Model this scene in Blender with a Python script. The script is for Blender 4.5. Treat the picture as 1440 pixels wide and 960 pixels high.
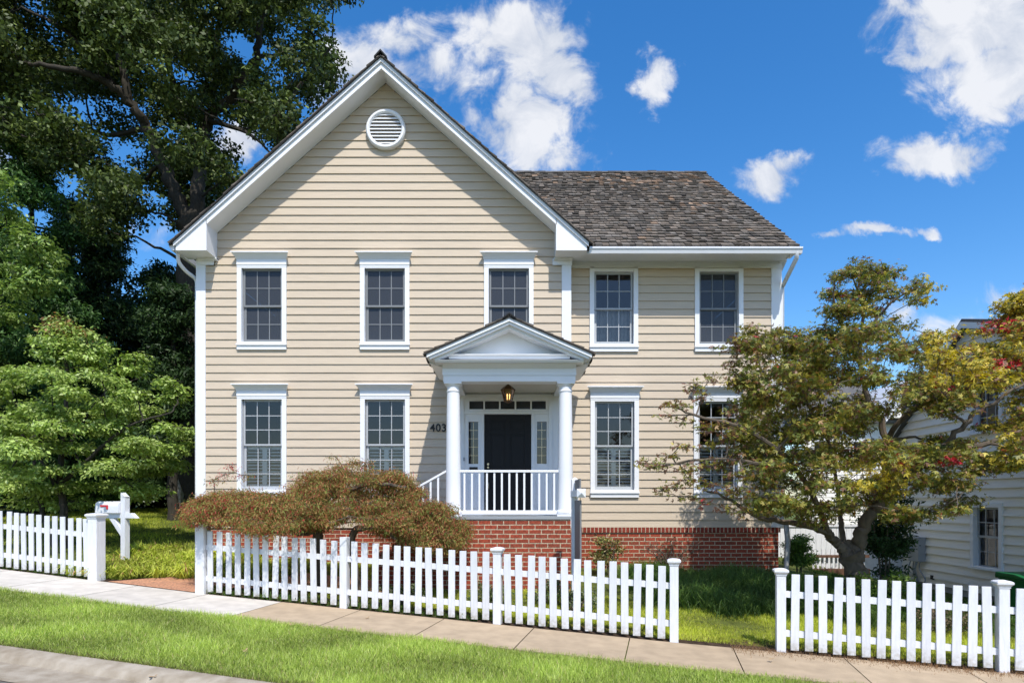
import bpy, math, random
import numpy as np
from mathutils import Vector, Matrix, Euler
R = math.radians
random.seed(7); rng = np.random.default_rng(11)
sc = bpy.context.scene
for o in list(bpy.data.objects): bpy.data.objects.remove(o)

# ------------------------------------------------------------------ camera
ZC = 1.65; F = 893.0
cd = bpy.data.cameras.new("camera"); cam = bpy.data.objects.new("camera", cd)
sc.collection.objects.link(cam); sc.camera = cam
cam.location = (0, 0, ZC); cam.rotation_euler = (R(90), 0, 0)
cd.sensor_width = 36; cd.lens = 36 * F / 1440; cd.shift_y = 225 / 1440
cd.clip_end = 3000; cd.clip_start = 0.05
def W(px, py, d): return Vector(((px - 720) / F * d, d, ZC + (705 - py) / F * d))

# ------------------------------------------------------------------ light
SUN = Vector((0.27, -1.0, 1.5)).normalized()          # towards the sun
elev = math.asin(SUN.z); 
sl = bpy.data.lights.new("sun", 'SUN'); sl.energy = 4.2; sl.angle = R(0.53); sl.color = (1, 0.955, 0.88)
so = bpy.data.objects.new("sun", sl); sc.collection.objects.link(so)
so.rotation_euler = SUN.to_track_quat('Z', 'Y').to_euler()
sc.view_settings.view_transform = 'Standard'; sc.view_settings.look = 'None'
sc.view_settings.exposure = 0.22; sc.view_settings.gamma = 1.0
cy = sc.cycles; cy.max_bounces = 6; cy.diffuse_bounces = 3; cy.glossy_bounces = 3; cy.transmission_bounces = 4; cy.transparent_max_bounces = 8; cy.caustics_reflective = False; cy.caustics_refractive = False

wd = bpy.data.worlds.new("World"); sc.world = wd; wd.use_nodes = True
nt = wd.node_tree; nt.nodes.clear(); N = nt.nodes.new; L = nt.links.new
def mth(nt_, op, a, b=None, c=None, clamp=False):
    n = nt_.nodes.new('ShaderNodeMath'); n.operation = op; n.use_clamp = clamp
    for i, v in enumerate((a, b, c)):
        if v is None: continue
        if isinstance(v, (int, float)): n.inputs[i].default_value = v
        else: nt_.links.new(v, n.inputs[i])
    return n.outputs[0]
def build_world():
    out = N('ShaderNodeOutputWorld'); bg = N('ShaderNodeBackground'); bg.inputs[1].default_value = 0.125
    sky = N('ShaderNodeTexSky'); sky.sky_type = 'NISHITA'; sky.sun_disc = False
    sky.sun_elevation = elev; sky.sun_rotation = math.atan2(SUN.x, SUN.y); sky.air_density = 1.0; sky.dust_density = 0.9; sky.ozone_density = 2.2
    hs = N('ShaderNodeHueSaturation'); hs.inputs['Saturation'].default_value = 1.38; hs.inputs['Value'].default_value = 1.5; hs.inputs['Hue'].default_value = .503
    L(sky.outputs[0], hs.inputs['Color']); L(hs.outputs[0], bg.inputs[0])
    tc = N('ShaderNodeTexCoord'); sp = N('ShaderNodeSeparateXYZ'); L(tc.outputs['Generated'], sp.inputs[0])
    ys = mth(nt, 'MAXIMUM', sp.outputs[1], 0.02)
    u = mth(nt, 'DIVIDE', sp.outputs[0], ys); v = mth(nt, 'DIVIDE', sp.outputs[2], ys)
    cv = N('ShaderNodeCombineXYZ'); L(u, cv.inputs[0]); L(v, cv.inputs[1])
    nz = N('ShaderNodeTexNoise'); nz.inputs['Scale'].default_value = 14; nz.inputs['Detail'].default_value = 10; nz.inputs['Roughness'].default_value = 0.6; nz.inputs['Distortion'].default_value = 0.5
    L(cv.outputs[0], nz.inputs['Vector'])
    wn = N('ShaderNodeTexNoise'); wn.inputs['Scale'].default_value = 6.5; wn.inputs['Detail'].default_value = 7; wn.inputs['Roughness'].default_value = .62; L(cv.outputs[0], wn.inputs['Vector'])
    ws = N('ShaderNodeSeparateXYZ'); L(wn.outputs['Color'], ws.inputs[0])
    u = mth(nt, 'MULTIPLY_ADD', mth(nt, 'SUBTRACT', ws.outputs[0], .5), .20, u); v = mth(nt, 'MULTIPLY_ADD', mth(nt, 'SUBTRACT', ws.outputs[1], .5), .15, v)
    nz2 = N('ShaderNodeTexNoise'); nz2.inputs['Scale'].default_value = 5; nz2.inputs['Detail'].default_value = 5
    L(cv.outputs[0], nz2.inputs['Vector'])
    wisp = mth(nt, 'MULTIPLY', mth(nt, 'SUBTRACT', nz.outputs[0], 0.5), 2.6)
    clouds = [(728, 50, 95, 62, 1), (775, 100, 72, 60, 1), (735, 175, 75, 66, .95), (775, 228, 75, 36, .85), (650, 120, 60, 50, .55),
              (560, 42, 95, 34, .75), (600, 85, 60, 40, .6), (490, 90, 60, 60, .95), (560, 100, 60, 50, .55),
              (928, 108, 38, 46, .8), (918, 90, 18, 20, .7), (1370, 25, 120, 72, 1.15), (1400, 105, 105, 70, 1.1), (1400, 160, 60, 36, .75), (1300, 72, 60, 25, .8),
              (1320, 225, 86, 34, .95), (1352, 210, 50, 28, .8), (1068, 240, 56, 40, .85), (1090, 215, 42, 28, .8),
              (1165, 330, 48, 13, .7), (1230, 322, 62, 16, .8), (1300, 318, 40, 14, .7), (1300, 440, 110, 34, .55), (1420, 440, 110, 60, .6), (1210, 580, 150, 60, .45),
              (340, 200, 50, 34, .8), (210, 330, 60, 40, .4), (100, -40, 140, 50, .5), (-200, 200, 250, 90, .8), (1700, 250, 220, 90, .9), (700, -260, 300, 90, .8)]
    tot = None
    for (px, py, rx, ry, s) in clouds:
        a = mth(nt, 'MULTIPLY', mth(nt, 'SUBTRACT', u, (px - 720) / F), F / rx)
        b = mth(nt, 'MULTIPLY', mth(nt, 'SUBTRACT', v, (705 - py) / F), F / ry)
        r2 = mth(nt, 'ADD', mth(nt, 'MULTIPLY', a, a), mth(nt, 'MULTIPLY', b, b))
        f = mth(nt, 'MULTIPLY', mth(nt, 'EXPONENT', mth(nt, 'MULTIPLY', r2, -0.9)), s)
        tot = f if tot is None else mth(nt, 'MAXIMUM', tot, f)
    gate = mth(nt, 'MULTIPLY', tot, 2.2, clamp=True)
    fld = mth(nt, 'ADD', tot, mth(nt, 'MULTIPLY', mth(nt, 'MULTIPLY', wisp, gate), .60))
    m = N('ShaderNodeMapRange'); m.interpolation_type = 'SMOOTHSTEP'; m.inputs[1].default_value = 0.30; m.inputs[2].default_value = 0.80; L(fld, m.inputs[0])
    front = mth(nt, 'GREATER_THAN', sp.outputs[1], 0.03)
    mask = mth(nt, 'MULTIPLY', mth(nt, 'MULTIPLY', m.outputs[0], front), 0.92)
    cr = N('ShaderNodeValToRGB'); cr.color_ramp.elements[0].color = (0.50, 0.57, 0.70, 1); cr.color_ramp.elements[1].color = (0.93, 0.94, 0.97, 1)
    cr.color_ramp.elements[0].position = 0.40; cr.color_ramp.elements[1].position = 0.60; L(mth(nt, 'ADD', mth(nt, 'MULTIPLY', nz2.outputs[0], .6), mth(nt, 'MULTIPLY', nz.outputs[0], .45)), cr.inputs[0])
    bg2 = N('ShaderNodeBackground'); bg2.inputs[1].default_value = 0.86; L(cr.outputs[0], bg2.inputs[0])
    mx = N('ShaderNodeMixShader'); L(mask, mx.inputs[0]); L(bg.outputs[0], mx.inputs[1]); L(bg2.outputs[0], mx.inputs[2]); L(mx.outputs[0], out.inputs[0])
build_world(); wd.cycles.sampling_method = "MANUAL"; wd.cycles.sample_map_resolution = 512

# ------------------------------------------------------------------ helpers
def tag(o, label=None, cat=None, group=None, kind=None):
    if label: o['label'] = label
    if cat: o['category'] = cat
    if group: o['group'] = group
    if kind: o['kind'] = kind
    return o
def empty(name, loc, label, cat, group=None):
    o = bpy.data.objects.new(name, None); sc.collection.objects.link(o); o.location = loc; o.empty_display_size = .2
    return tag(o, label, cat, group)
def rootloc(p):
    v = Vector((0, 0, 0))
    while p: v += p.location; p = p.parent
    return v
class MB:
    def __init__(s): s.v = []; s.f = []; s.c = []; s.col = None
    def _c(s, n):
        s.c += [s.col or (1, 1, 1)] * n
    def poly(s, pts):
        i = len(s.v); s.v += [tuple(p) for p in pts]; s.f.append(tuple(range(i, i + len(pts)))); s._c(1); return s
    def box(s, a, b, M=None):
        x0, y0, z0 = a; x1, y1, z1 = b
        if x0 > x1: x0, x1 = x1, x0
        if y0 > y1: y0, y1 = y1, y0
        if z0 > z1: z0, z1 = z1, z0
        p = [(x0, y0, z0), (x1, y0, z0), (x1, y1, z0), (x0, y1, z0), (x0, y0, z1), (x1, y0, z1), (x1, y1, z1), (x0, y1, z1)]
        if M: p = [tuple(M @ Vector(q)) for q in p]
        i = len(s.v); s.v += p
        s.f += [tuple(i + k for k in q) for q in ((0, 3, 2, 1), (4, 5, 6, 7), (0, 1, 5, 4), (1, 2, 6, 5), (2, 3, 7, 6), (3, 0, 4, 7))]; s._c(6); return s
    def prism(s, pts, vec):                 # planar polygon extruded along vec
        n = len(pts); i = len(s.v); vec = Vector(vec)
        s.v += [tuple(p) for p in pts] + [tuple(Vector(p) + vec) for p in pts]
        s.f += [tuple(i + k for k in range(n))[::-1], tuple(i + n + k for k in range(n))]
        s.f += [(i + k, i + (k + 1) % n, i + n + (k + 1) % n, i + n + k) for k in range(n)]; s._c(n + 2); return s
    def tube(s, pts, rad, sides=8, cap=True):
        pts = [Vector(p) for p in pts]; n = len(pts)
        if not hasattr(rad, '__len__'): rad = [rad] * n
        i0 = len(s.v); ref = None
        for k in range(n):
            d = (pts[min(k + 1, n - 1)] - pts[max(k - 1, 0)]).normalized()
            if ref is None: ref = d.orthogonal().normalized()
            a = (ref - d * ref.dot(d)).normalized(); ref = a; b = d.cross(a)
            for j in range(sides):
                t = 2 * math.pi * j / sides
                s.v.append(tuple(pts[k] + (a * math.cos(t) + b * math.sin(t)) * rad[k]))
        for k in range(n - 1):
            for j in range(sides):
                q = (j + 1) % sides
                s.f.append((i0 + k * sides + j, i0 + k * sides + q, i0 + (k + 1) * sides + q, i0 + (k + 1) * sides + j))
        s._c((n - 1) * sides)
        if cap:
            s.f += [tuple(i0 + j for j in range(sides))[::-1], tuple(i0 + (n - 1) * sides + j for j in range(sides))]; s._c(2)
        return s
    def lathe(s, c, prof, sides=24):        # prof [(r,z)]
        c = Vector(c); i0 = len(s.v)
        for r, z in prof:
            for j in range(sides):
                t = 2 * math.pi * j / sides; s.v.append((c.x + r * math.cos(t), c.y + r * math.sin(t), c.z + z))
        for k in range(len(prof) - 1):
            for j in range(sides):
                q = (j + 1) % sides; s.f.append((i0 + k * sides + j, i0 + k * sides + q, i0 + (k + 1) * sides + q, i0 + (k + 1) * sides + j))
        s._c((len(prof) - 1) * sides)
        s.f += [tuple(i0 + j for j in range(sides))[::-1], tuple(i0 + (len(prof) - 1) * sides + j for j in range(sides))]; s._c(2)
        return s
    def build(s, name, mat, parent=None, smooth=False, bevel=0, colors=False, absolute=True):
        me = bpy.data.meshes.new(name); off = rootloc(parent) if (parent and absolute) else Vector((0, 0, 0))
        me.from_pydata([(v[0] - off.x, v[1] - off.y, v[2] - off.z) for v in s.v], [], s.f); me.update()
        if colors:
            at = me.color_attributes.new("Col", 'FLOAT_COLOR', 'CORNER'); arr = np.ones((len(me.loops), 4), np.float32); k = 0
            for f, c in zip(s.f, s.c): arr[k:k + len(f), :3] = c; k += len(f)
            at.data.foreach_set('color', arr.ravel())
        if smooth: me.shade_smooth()
        o = bpy.data.objects.new(name, me); sc.collection.objects.link(o); me.materials.append(mat)
        if parent: o.parent = parent
        if bevel:
            b = o.modifiers.new('bevel', 'BEVEL'); b.width = bevel; b.segments = 2; b.limit_method = 'ANGLE'
            if not smooth: 
                me.shade_smooth(); 
                w = o.modifiers.new('wn', 'WEIGHTED_NORMAL')
        elif smooth:
            try: me.set_sharp_from_angle(angle=R(50))
            except Exception: pass
        return o
def structure(name, mb, mat, **k): return tag(mb.build(name, mat, **k), kind='structure')
def np_mesh(name, verts, nper, mat, colors=None, parent=None):
    """verts (N*nper,3): N faces of nper corners each"""
    V = verts.reshape(-1, 3).astype(np.float32); n = len(V); nf = n // nper
    if parent: V = V - np.array(rootloc(parent), np.float32)
    me = bpy.data.meshes.new(name); me.vertices.add(n); me.vertices.foreach_set('co', V.ravel())
    me.loops.add(n); me.loops.foreach_set('vertex_index', np.arange(n, dtype=np.int32))
    me.polygons.add(nf); me.polygons.foreach_set('loop_start', np.arange(0, n, nper, dtype=np.int32)); me.polygons.foreach_set('loop_total', np.full(nf, nper, np.int32))
    me.update(calc_edges=True)
    if colors is not None:
        at = me.color_attributes.new("Col", 'FLOAT_COLOR', 'CORNER'); c = np.ones((n, 4), np.float32); c[:, :3] = np.repeat(colors, nper, axis=0); at.data.foreach_set('color', c.ravel())
    o = bpy.data.objects.new(name, me); sc.collection.objects.link(o); me.materials.append(mat)
    if parent: o.parent = parent
    return o

# ------------------------------------------------------------------ materials
def mat(name, col=(.8, .8, .8), rough=.6, spec=.4, metal=0, noise=0, nscale=8, bump=0, bscale=60, vcol=False, stretch=None, dirt=None, coat=0):
    m = bpy.data.materials.new(name); m.use_nodes = True; t = m.node_tree; b = t.nodes['Principled BSDF']
    b.inputs['Base Color'].default_value = (*col, 1); b.inputs['Roughness'].default_value = rough; b.inputs['Metallic'].default_value = metal
    b.inputs['Specular IOR Level'].default_value = spec; b.inputs['Coat Weight'].default_value = coat
    tc = t.nodes.new('ShaderNodeTexCoord'); vec = tc.outputs['Object']
    if stretch:
        mp = t.nodes.new('ShaderNodeMapping'); mp.inputs['Scale'].default_value = stretch; t.links.new(vec, mp.inputs[0]); vec = mp.outputs[0]
    src = None
    if vcol:
        a = t.nodes.new('ShaderNodeVertexColor'); a.layer_name = 'Col'; src = a.outputs[0]
    if noise or dirt:
        n = t.nodes.new('ShaderNodeTexNoise'); n.inputs['Scale'].default_value = nscale; n.inputs['Detail'].default_value = 6; t.links.new(vec, n.inputs['Vector'])
        r = t.nodes.new('ShaderNodeValToRGB'); t.links.new(n.outputs[0], r.inputs[0])
        lo = dirt or tuple(max(0, 1 - noise) for _ in range(3)); hi = (1 + noise,) * 3
        r.color_ramp.elements[0].position = .3; r.color_ramp.elements[1].position = .7
        r.color_ramp.elements[0].color = (*[1 - noise] * 3, 1) if not dirt else (*dirt, 1); r.color_ramp.elements[1].color = (*[1] * 3, 1)
        mx = t.nodes.new('ShaderNodeMix'); mx.data_type = 'RGBA'; mx.blend_type = 'MULTIPLY'; mx.inputs[0].default_value = 1
        if src: t.links.new(src, mx.inputs[6])
        else: mx.inputs[6].default_value = (*col, 1)
        t.links.new(r.outputs[0], mx.inputs[7]); src = mx.outputs[2]
    if src: t.links.new(src, b.inputs['Base Color'])
    if bump:
        n2 = t.nodes.new('ShaderNodeTexNoise'); n2.inputs['Scale'].default_value = bscale; n2.inputs['Detail'].default_value = 5; t.links.new(vec, n2.inputs['Vector'])
        bp = t.nodes.new('ShaderNodeBump'); bp.inputs['Strength'].default_value = bump; bp.inputs['Distance'].default_value = .01
        t.links.new(n2.outputs[0], bp.inputs['Height']); t.links.new(bp.outputs[0], b.inputs['Normal'])
    return m
def leafmat(name, trans=.3, rough=.5, spec=.3):
    m = bpy.data.materials.new(name); m.use_nodes = True; t = m.node_tree; b = t.nodes['Principled BSDF']; out = t.nodes['Material Output']
    a = t.nodes.new('ShaderNodeVertexColor'); a.layer_name = 'Col'
    t.links.new(a.outputs[0], b.inputs['Base Color']); b.inputs['Roughness'].default_value = rough; b.inputs['Specular IOR Level'].default_value = spec
    tr = t.nodes.new('ShaderNodeBsdfTranslucent'); h = t.nodes.new('ShaderNodeHueSaturation'); h.inputs['Value'].default_value = 1.5; h.inputs['Saturation'].default_value = 1.1
    t.links.new(a.outputs[0], h.inputs['Color']); t.links.new(h.outputs[0], tr.inputs[0])
    mx = t.nodes.new('ShaderNodeMixShader'); mx.inputs[0].default_value = trans
    t.links.new(b.outputs[0], mx.inputs[1]); t.links.new(tr.outputs[0], mx.inputs[2]); t.links.new(mx.outputs[0], out.inputs[0]); return m
def brickmat(name, bw=.215, rh=.0785, c1=(.36, .075, .042), c2=(.19, .055, .035), mortar=(.52, .44, .32), ms=.017, axes='xz', offset=.5):
    m = bpy.data.materials.new(name); m.use_nodes = True; t = m.node_tree; b = t.nodes['Principled BSDF']; b.inputs['Roughness'].default_value = .85; b.inputs['Specular IOR Level'].default_value = .2
    tc = t.nodes.new('ShaderNodeTexCoord'); sp = t.nodes.new('ShaderNodeSeparateXYZ'); t.links.new(tc.outputs['Object'], sp.inputs[0]); cb = t.nodes.new('ShaderNodeCombineXYZ')
    if axes == 'xz': t.links.new(mth(t, 'ADD', sp.outputs[0], sp.outputs[1]), cb.inputs[0]); t.links.new(sp.outputs[2], cb.inputs[1])
    else: t.links.new(sp.outputs[0], cb.inputs[0]); t.links.new(sp.outputs[1], cb.inputs[1])
    wn = t.nodes.new('ShaderNodeTexNoise'); wn.inputs['Scale'].default_value = 14; t.links.new(cb.outputs[0], wn.inputs['Vector'])
    vm = t.nodes.new('ShaderNodeVectorMath'); vm.operation = 'MULTIPLY_ADD'; t.links.new(wn.outputs['Color'], vm.inputs[0]); vm.inputs[1].default_value = (.007, .007, 0); t.links.new(cb.outputs[0], vm.inputs[2])
    def br(bias, a, c):
        k = t.nodes.new('ShaderNodeTexBrick'); k.inputs['Scale'].default_value = 1; k.inputs['Brick Width'].default_value = bw; k.inputs['Row Height'].default_value = rh
        k.inputs['Mortar Size'].default_value = ms / 2; k.inputs['Mortar Smooth'].default_value = .15; k.inputs['Bias'].default_value = bias; k.offset = offset
        k.inputs['Color1'].default_value = (*a, 1); k.inputs['Color2'].default_value = (*c, 1); k.inputs['Mortar'].default_value = (*mortar, 1); t.links.new(vm.outputs[0], k.inputs['Vector']); return k
    k = br(-.35, c1, c2)
    n = t.nodes.new('ShaderNodeTexNoise'); n.inputs['Scale'].default_value = 35; n.inputs['Detail'].default_value = 6; t.links.new(tc.outputs['Object'], n.inputs['Vector'])
    r = t.nodes.new('ShaderNodeValToRGB'); r.color_ramp.elements[0].color = (.55, .55, .55, 1); r.color_ramp.elements[1].color = (1.2, 1.15, 1.1, 1); r.color_ramp.elements[0].position = .3; r.color_ramp.elements[1].position = .7; t.links.new(n.outputs[0], r.inputs[0])
    mx = t.nodes.new('ShaderNodeMix'); mx.data_type = 'RGBA'; mx.blend_type = 'MULTIPLY'; mx.inputs[0].default_value = 1; t.links.new(k.outputs[0], mx.inputs[6]); t.links.new(r.outputs[0], mx.inputs[7]); t.links.new(mx.outputs[2], b.inputs['Base Color'])
    bp = t.nodes.new('ShaderNodeBump'); bp.inputs['Strength'].default_value = .6; bp.inputs['Distance'].default_value = .008; bp.invert = True
    t.links.new(k.outputs['Fac'], bp.inputs['Height']); t.links.new(bp.outputs[0], b.inputs['Normal']); return m
def glassmat(name, tint=(.35, .38, .42), refl=.06, gl=(1, 1, 1), mesh=0):
    m = bpy.data.materials.new(name); m.use_nodes = True; t = m.node_tree; t.nodes.remove(t.nodes['Principled BSDF']); out = t.nodes['Material Output']
    tr = t.nodes.new('ShaderNodeBsdfTransparent'); tr.inputs[0].default_value = (*tint, 1); g = t.nodes.new('ShaderNodeBsdfGlossy'); g.inputs['Roughness'].default_value = .04; g.inputs['Color'].default_value = (*gl, 1)
    tc = t.nodes.new('ShaderNodeTexCoord'); n = t.nodes.new('ShaderNodeTexNoise'); n.inputs['Scale'].default_value = 2.2; t.links.new(tc.outputs['Object'], n.inputs['Vector'])
    bp = t.nodes.new('ShaderNodeBump'); bp.inputs['Strength'].default_value = .06; bp.inputs['Distance'].default_value = .02; t.links.new(n.outputs[0], bp.inputs['Height']); t.links.new(bp.outputs[0], g.inputs['Normal'])
    fr = t.nodes.new('ShaderNodeFresnel'); fr.inputs[0].default_value = 1.5; f = mth(t, 'ADD', fr.outputs[0], refl, clamp=True)
    mx = t.nodes.new('ShaderNodeMixShader'); t.links.new(f, mx.inputs[0]); t.links.new(tr.outputs[0], mx.inputs[1]); t.links.new(g.outputs[0], mx.inputs[2])
    if mesh:      # insect screen in front of the glass
        df = t.nodes.new('ShaderNodeBsdfDiffuse'); df.inputs[0].default_value = (.085, .09, .10, 1); m2 = t.nodes.new('ShaderNodeMixShader'); m2.inputs[0].default_value = mesh; t.links.new(mx.outputs[0], m2.inputs[1]); t.links.new(df.outputs[0], m2.inputs[2]); mx = m2
    t.links.new(mx.outputs[0], out.inputs[0]); return m

M = dict(
 siding=mat('siding_paint', (.575, .478, .365), .65, .25, noise=.10, nscale=5, bump=.25, bscale=40, stretch=(.5, 1, 6)),
 white=mat('white_trim_paint', (.78, .79, .81), .45, .35, noise=.04, nscale=3),
 fencew=mat('fence_white_paint', (.76, .77, .80), .5, .3, bump=.25, bscale=30, stretch=(4, 4, .6), noise=.12, nscale=9),
 nsiding=mat('neighbour_siding_paint', (.88, .84, .76), .6, .3, noise=.08, nscale=4, bump=.2, bscale=40, stretch=(1, .4, 5)),
 ceiling=mat('porch_ceiling_paint', (.62, .58, .50), .7, noise=.04),
 shake=mat('wood_shake', rough=.9, spec=.15, vcol=True, noise=.35, nscale=25, bump=.6, bscale=50, stretch=(6, 1, 1)),
 edge=mat('roof_edge_dark', (.035, .033, .033), .8, noise=.3, nscale=20),
 brick=brickmat('red_brick'), soldier=brickmat('soldier_brick', bw=.078, rh=.30, offset=0, c1=(.27, .05, .032), c2=(.17, .04, .03)),
 paver=brickmat('path_brick', bw=.2, rh=.1, c1=(.55, .28, .17), c2=(.44, .23, .15), mortar=(.34, .26, .18), ms=.008, axes='xy'),
 glass=glassmat('window_glass', (.84, .87, .90), .015), screen=glassmat('screened_glass', (.45, .47, .5), .03, (.6, .65, .7), mesh=.5),
 sash=mat('sash_grey', (.20, .21, .22), .5), sashw=mat('sash_white', (.40, .42, .44), .5),
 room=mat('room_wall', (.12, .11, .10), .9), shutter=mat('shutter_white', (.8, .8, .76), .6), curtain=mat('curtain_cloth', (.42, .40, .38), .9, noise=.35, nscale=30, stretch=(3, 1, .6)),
 door=mat('black_door_paint', (.010, .010, .012), .45, .18), brass=mat('door_brass', (.5, .42, .3), .3, metal=1), bronze=mat('lantern_bronze', (.12, .07, .035), .4, metal=.8),
 black=mat('black_paint', (.01, .01, .01), .5), metalw=mat('white_metal', (.74, .75, .78), .35, .5, noise=.05), red=mat('flag_red', (.6, .03, .04), .5),
 concrete=mat('kerb_concrete', (.40, .35, .28), .9, .2, noise=.25, nscale=6, bump=.5, bscale=90, dirt=(.62, .58, .52)),
 walk=mat('sidewalk_concrete', rough=.9, spec=.2, vcol=True, noise=.22, nscale=5, bump=.4, bscale=120),
 asphalt=mat('asphalt', (.19, .175, .155), .9, .2, noise=.3, nscale=5, bump=.6, bscale=150),
 soil=mat('soil', (.075, .05, .035), .95, .1, noise=.6, nscale=12, bump=1, bscale=40),
 turf=mat('turf_base', (.12, .145, .035), .95, .1, noise=.5, nscale=7, bump=.8, bscale=60),
 bark=mat('bark_grey', (.065, .057, .046), .9, .2, noise=.45, nscale=14, bump=1, bscale=22, stretch=(3, 3, .7)),
 barkm=mat('bark_maple', (.15, .12, .09), .85, .2, noise=.4, nscale=9, bump=.6, bscale=20, stretch=(2, 2, .7)),
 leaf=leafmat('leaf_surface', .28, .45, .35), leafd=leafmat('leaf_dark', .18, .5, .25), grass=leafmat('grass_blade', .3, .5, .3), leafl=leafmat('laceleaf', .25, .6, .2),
 grey=mat('sign_shade_grey', (.17, .17, .17), .6), green=mat('bin_green', (.01, .16, .045), .4, noise=.1), util=mat('utility_grey', (.30, .32, .34), .45, .4), gutterg=mat('downspout_grey', (.36, .36, .34), .5),
 shingle=mat('grey_shingle', (.13, .125, .12), .9, noise=.4, nscale=12, bump=.6, bscale=30), brown=mat('brown_wood', (.16, .08, .05), .8, noise=.3), straw=mat('straw', (.38, .26, .14), .9), block=mat('foundation_block', (.42, .42, .42), .9, noise=.1),
)
def picket_paint():
    m = M['fencew'].copy(); m.name = 'picket_paint'; t = m.node_tree; b = t.nodes['Principled BSDF']; src = b.inputs['Base Color'].links[0].from_socket
    tc = t.nodes.new('ShaderNodeTexCoord'); sp = t.nodes.new('ShaderNodeSeparateXYZ'); t.links.new(tc.outputs['Object'], sp.inputs[0]); oi = t.nodes.new('ShaderNodeObjectInfo')
    va = t.nodes.new('ShaderNodeVectorMath'); va.operation = 'ADD'; t.links.new(tc.outputs['Object'], va.inputs[0]); t.links.new(oi.outputs['Location'], va.inputs[1])
    n = t.nodes.new('ShaderNodeTexNoise'); n.inputs['Scale'].default_value = 22; n.inputs['Detail'].default_value = 7; t.links.new(va.outputs[0], n.inputs['Vector'])
    lo = mth(t, 'SUBTRACT', 1.0, mth(t, 'DIVIDE', sp.outputs[2], .22), clamp=True)
    f = mth(t, 'MULTIPLY', mth(t, 'MULTIPLY', mth(t, 'POWER', lo, 1.6), mth(t, 'SUBTRACT', mth(t, 'MULTIPLY', n.outputs[0], 2.6), .75, clamp=True)), .8, clamp=True)
    mx = t.nodes.new('ShaderNodeMix'); mx.data_type = 'RGBA'; t.links.new(f, mx.inputs[0]); t.links.new(src, mx.inputs[6]); mx.inputs[7].default_value = (.26, .22, .14, 1)
    tone = t.nodes.new('ShaderNodeHueSaturation'); t.links.new(mx.outputs[2], tone.inputs['Color']); t.links.new(mth(t, 'MULTIPLY_ADD', oi.outputs['Random'], .14, .88), tone.inputs['Value'])
    t.links.new(tone.outputs[0], b.inputs['Base Color']); return m
M['picket'] = picket_paint()
lm = bpy.data.materials.new('lamp_glow'); lm.use_nodes = True; e = lm.node_tree.nodes['Principled BSDF']; e.inputs['Emission Color'].default_value = (1, .62, .28, 1); e.inputs['Emission Strength'].default_value = 3; M['glow'] = lm
M['lglass'] = glassmat('lantern_glass', (.85, .7, .5), .02)

# ------------------------------------------------------------------ terrain
FX = np.array([-60, -14, -8.72, -4.78, -.35, 2.05, 3.43, 5.42, 12, 60]); FZ = np.array([-.75, -.80, -1.11, -1.40, -1.655, -1.79, -1.85, -1.945, -2.2, -2.4])
CT = np.array([-400, -12, -3.62, -3.58, -3.2, 0, .3, 1.2, 3.2, 5.5, 8, 400]); CZ = np.array([-.10, -.13, -.115, -.02, -.03, 0, .01, .06, .36, .52, .60, .7])
NX, NY = .2306, .973
def tf(x, y):
    t = (y - 8.81 + .237 * x) * NY; return x - NX * t, t
def CC(xf, t):
    c = np.interp(t, CT, CZ); return np.where(t > 0, c * np.interp(xf, [4.6, 7.5], [1, .02]), c)
def H(x, y):
    xf, t = tf(np.asarray(x, float), np.asarray(y, float))
    return ZC - .045 + np.interp(xf, FX, FZ) + CC(xf, t)
def Hs(xf, t):          # height from fence coordinates
    return ZC - .045 + float(np.interp(xf, FX, FZ)) + float(CC(xf, t))
def P(xf, t, dz=0): return Vector((xf + NX * t, 8.81 - .237 * xf + NY * t, Hs(xf, t) + dz))
def strip(name, t_list, mat_, dz, x0=-45, x1=45, step=.5, kind='structure', dzl=None):
    mb = MB(); xs = np.arange(x0, x1 + 1e-6, step)
    pts = [[P(x, t, dz if dzl is None else dzl[j]) for j, t in enumerate(t_list)] for x in xs]
    mb.v = [tuple(p) for row in pts for p in row]; m = len(t_list)
    mb.f = [(i * m + j, (i + 1) * m + j, (i + 1) * m + j + 1, i * m + j + 1) for i in range(len(xs) - 1) for j in range(m - 1)]
    o = mb.build(name, mat_, smooth=True); tag(o, kind=kind); return o
def ground():
    xs = np.concatenate([[-400, -200, -100, -60], np.arange(-40, 40.1, .5), [60, 100, 200, 400]]); ts = np.concatenate([[-400, -150, -60, -30, -15, -8, -3.66, -3.55, -3.2, -2, -1.3, -.6, 0], np.arange(.3, 12, .4), [14, 18, 25, 40, 80, 200, 400]])
    mb = MB(); m = len(ts)
    for x in xs:
        for t in ts:
            dz = -.03 if t < .02 else 0
            xf = x; p = (x + NX * t, 8.81 - .237 * np.clip(x, -60, 60) + NY * t, Hs(xf, t) + dz + (.012 * math.sin(x * 2.1 + t * 1.7) * (t > .5))); mb.v.append(p)
    mb.f = [(i * m + j, (i + 1) * m + j, (i + 1) * m + j + 1, i * m + j + 1) for i in range(len(xs) - 1) for j in range(m - 1)]
    structure('ground', mb, M['turf'], smooth=True)
ground()
strip('road', [-11.5, -9, -6, -4.05], M['asphalt'], .004)
strip('kerb', [-4.06, -3.63, -3.59, -3.44, -3.30], M['concrete'], .012, dzl=[.012, .010, .0, .012, -.02])
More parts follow.
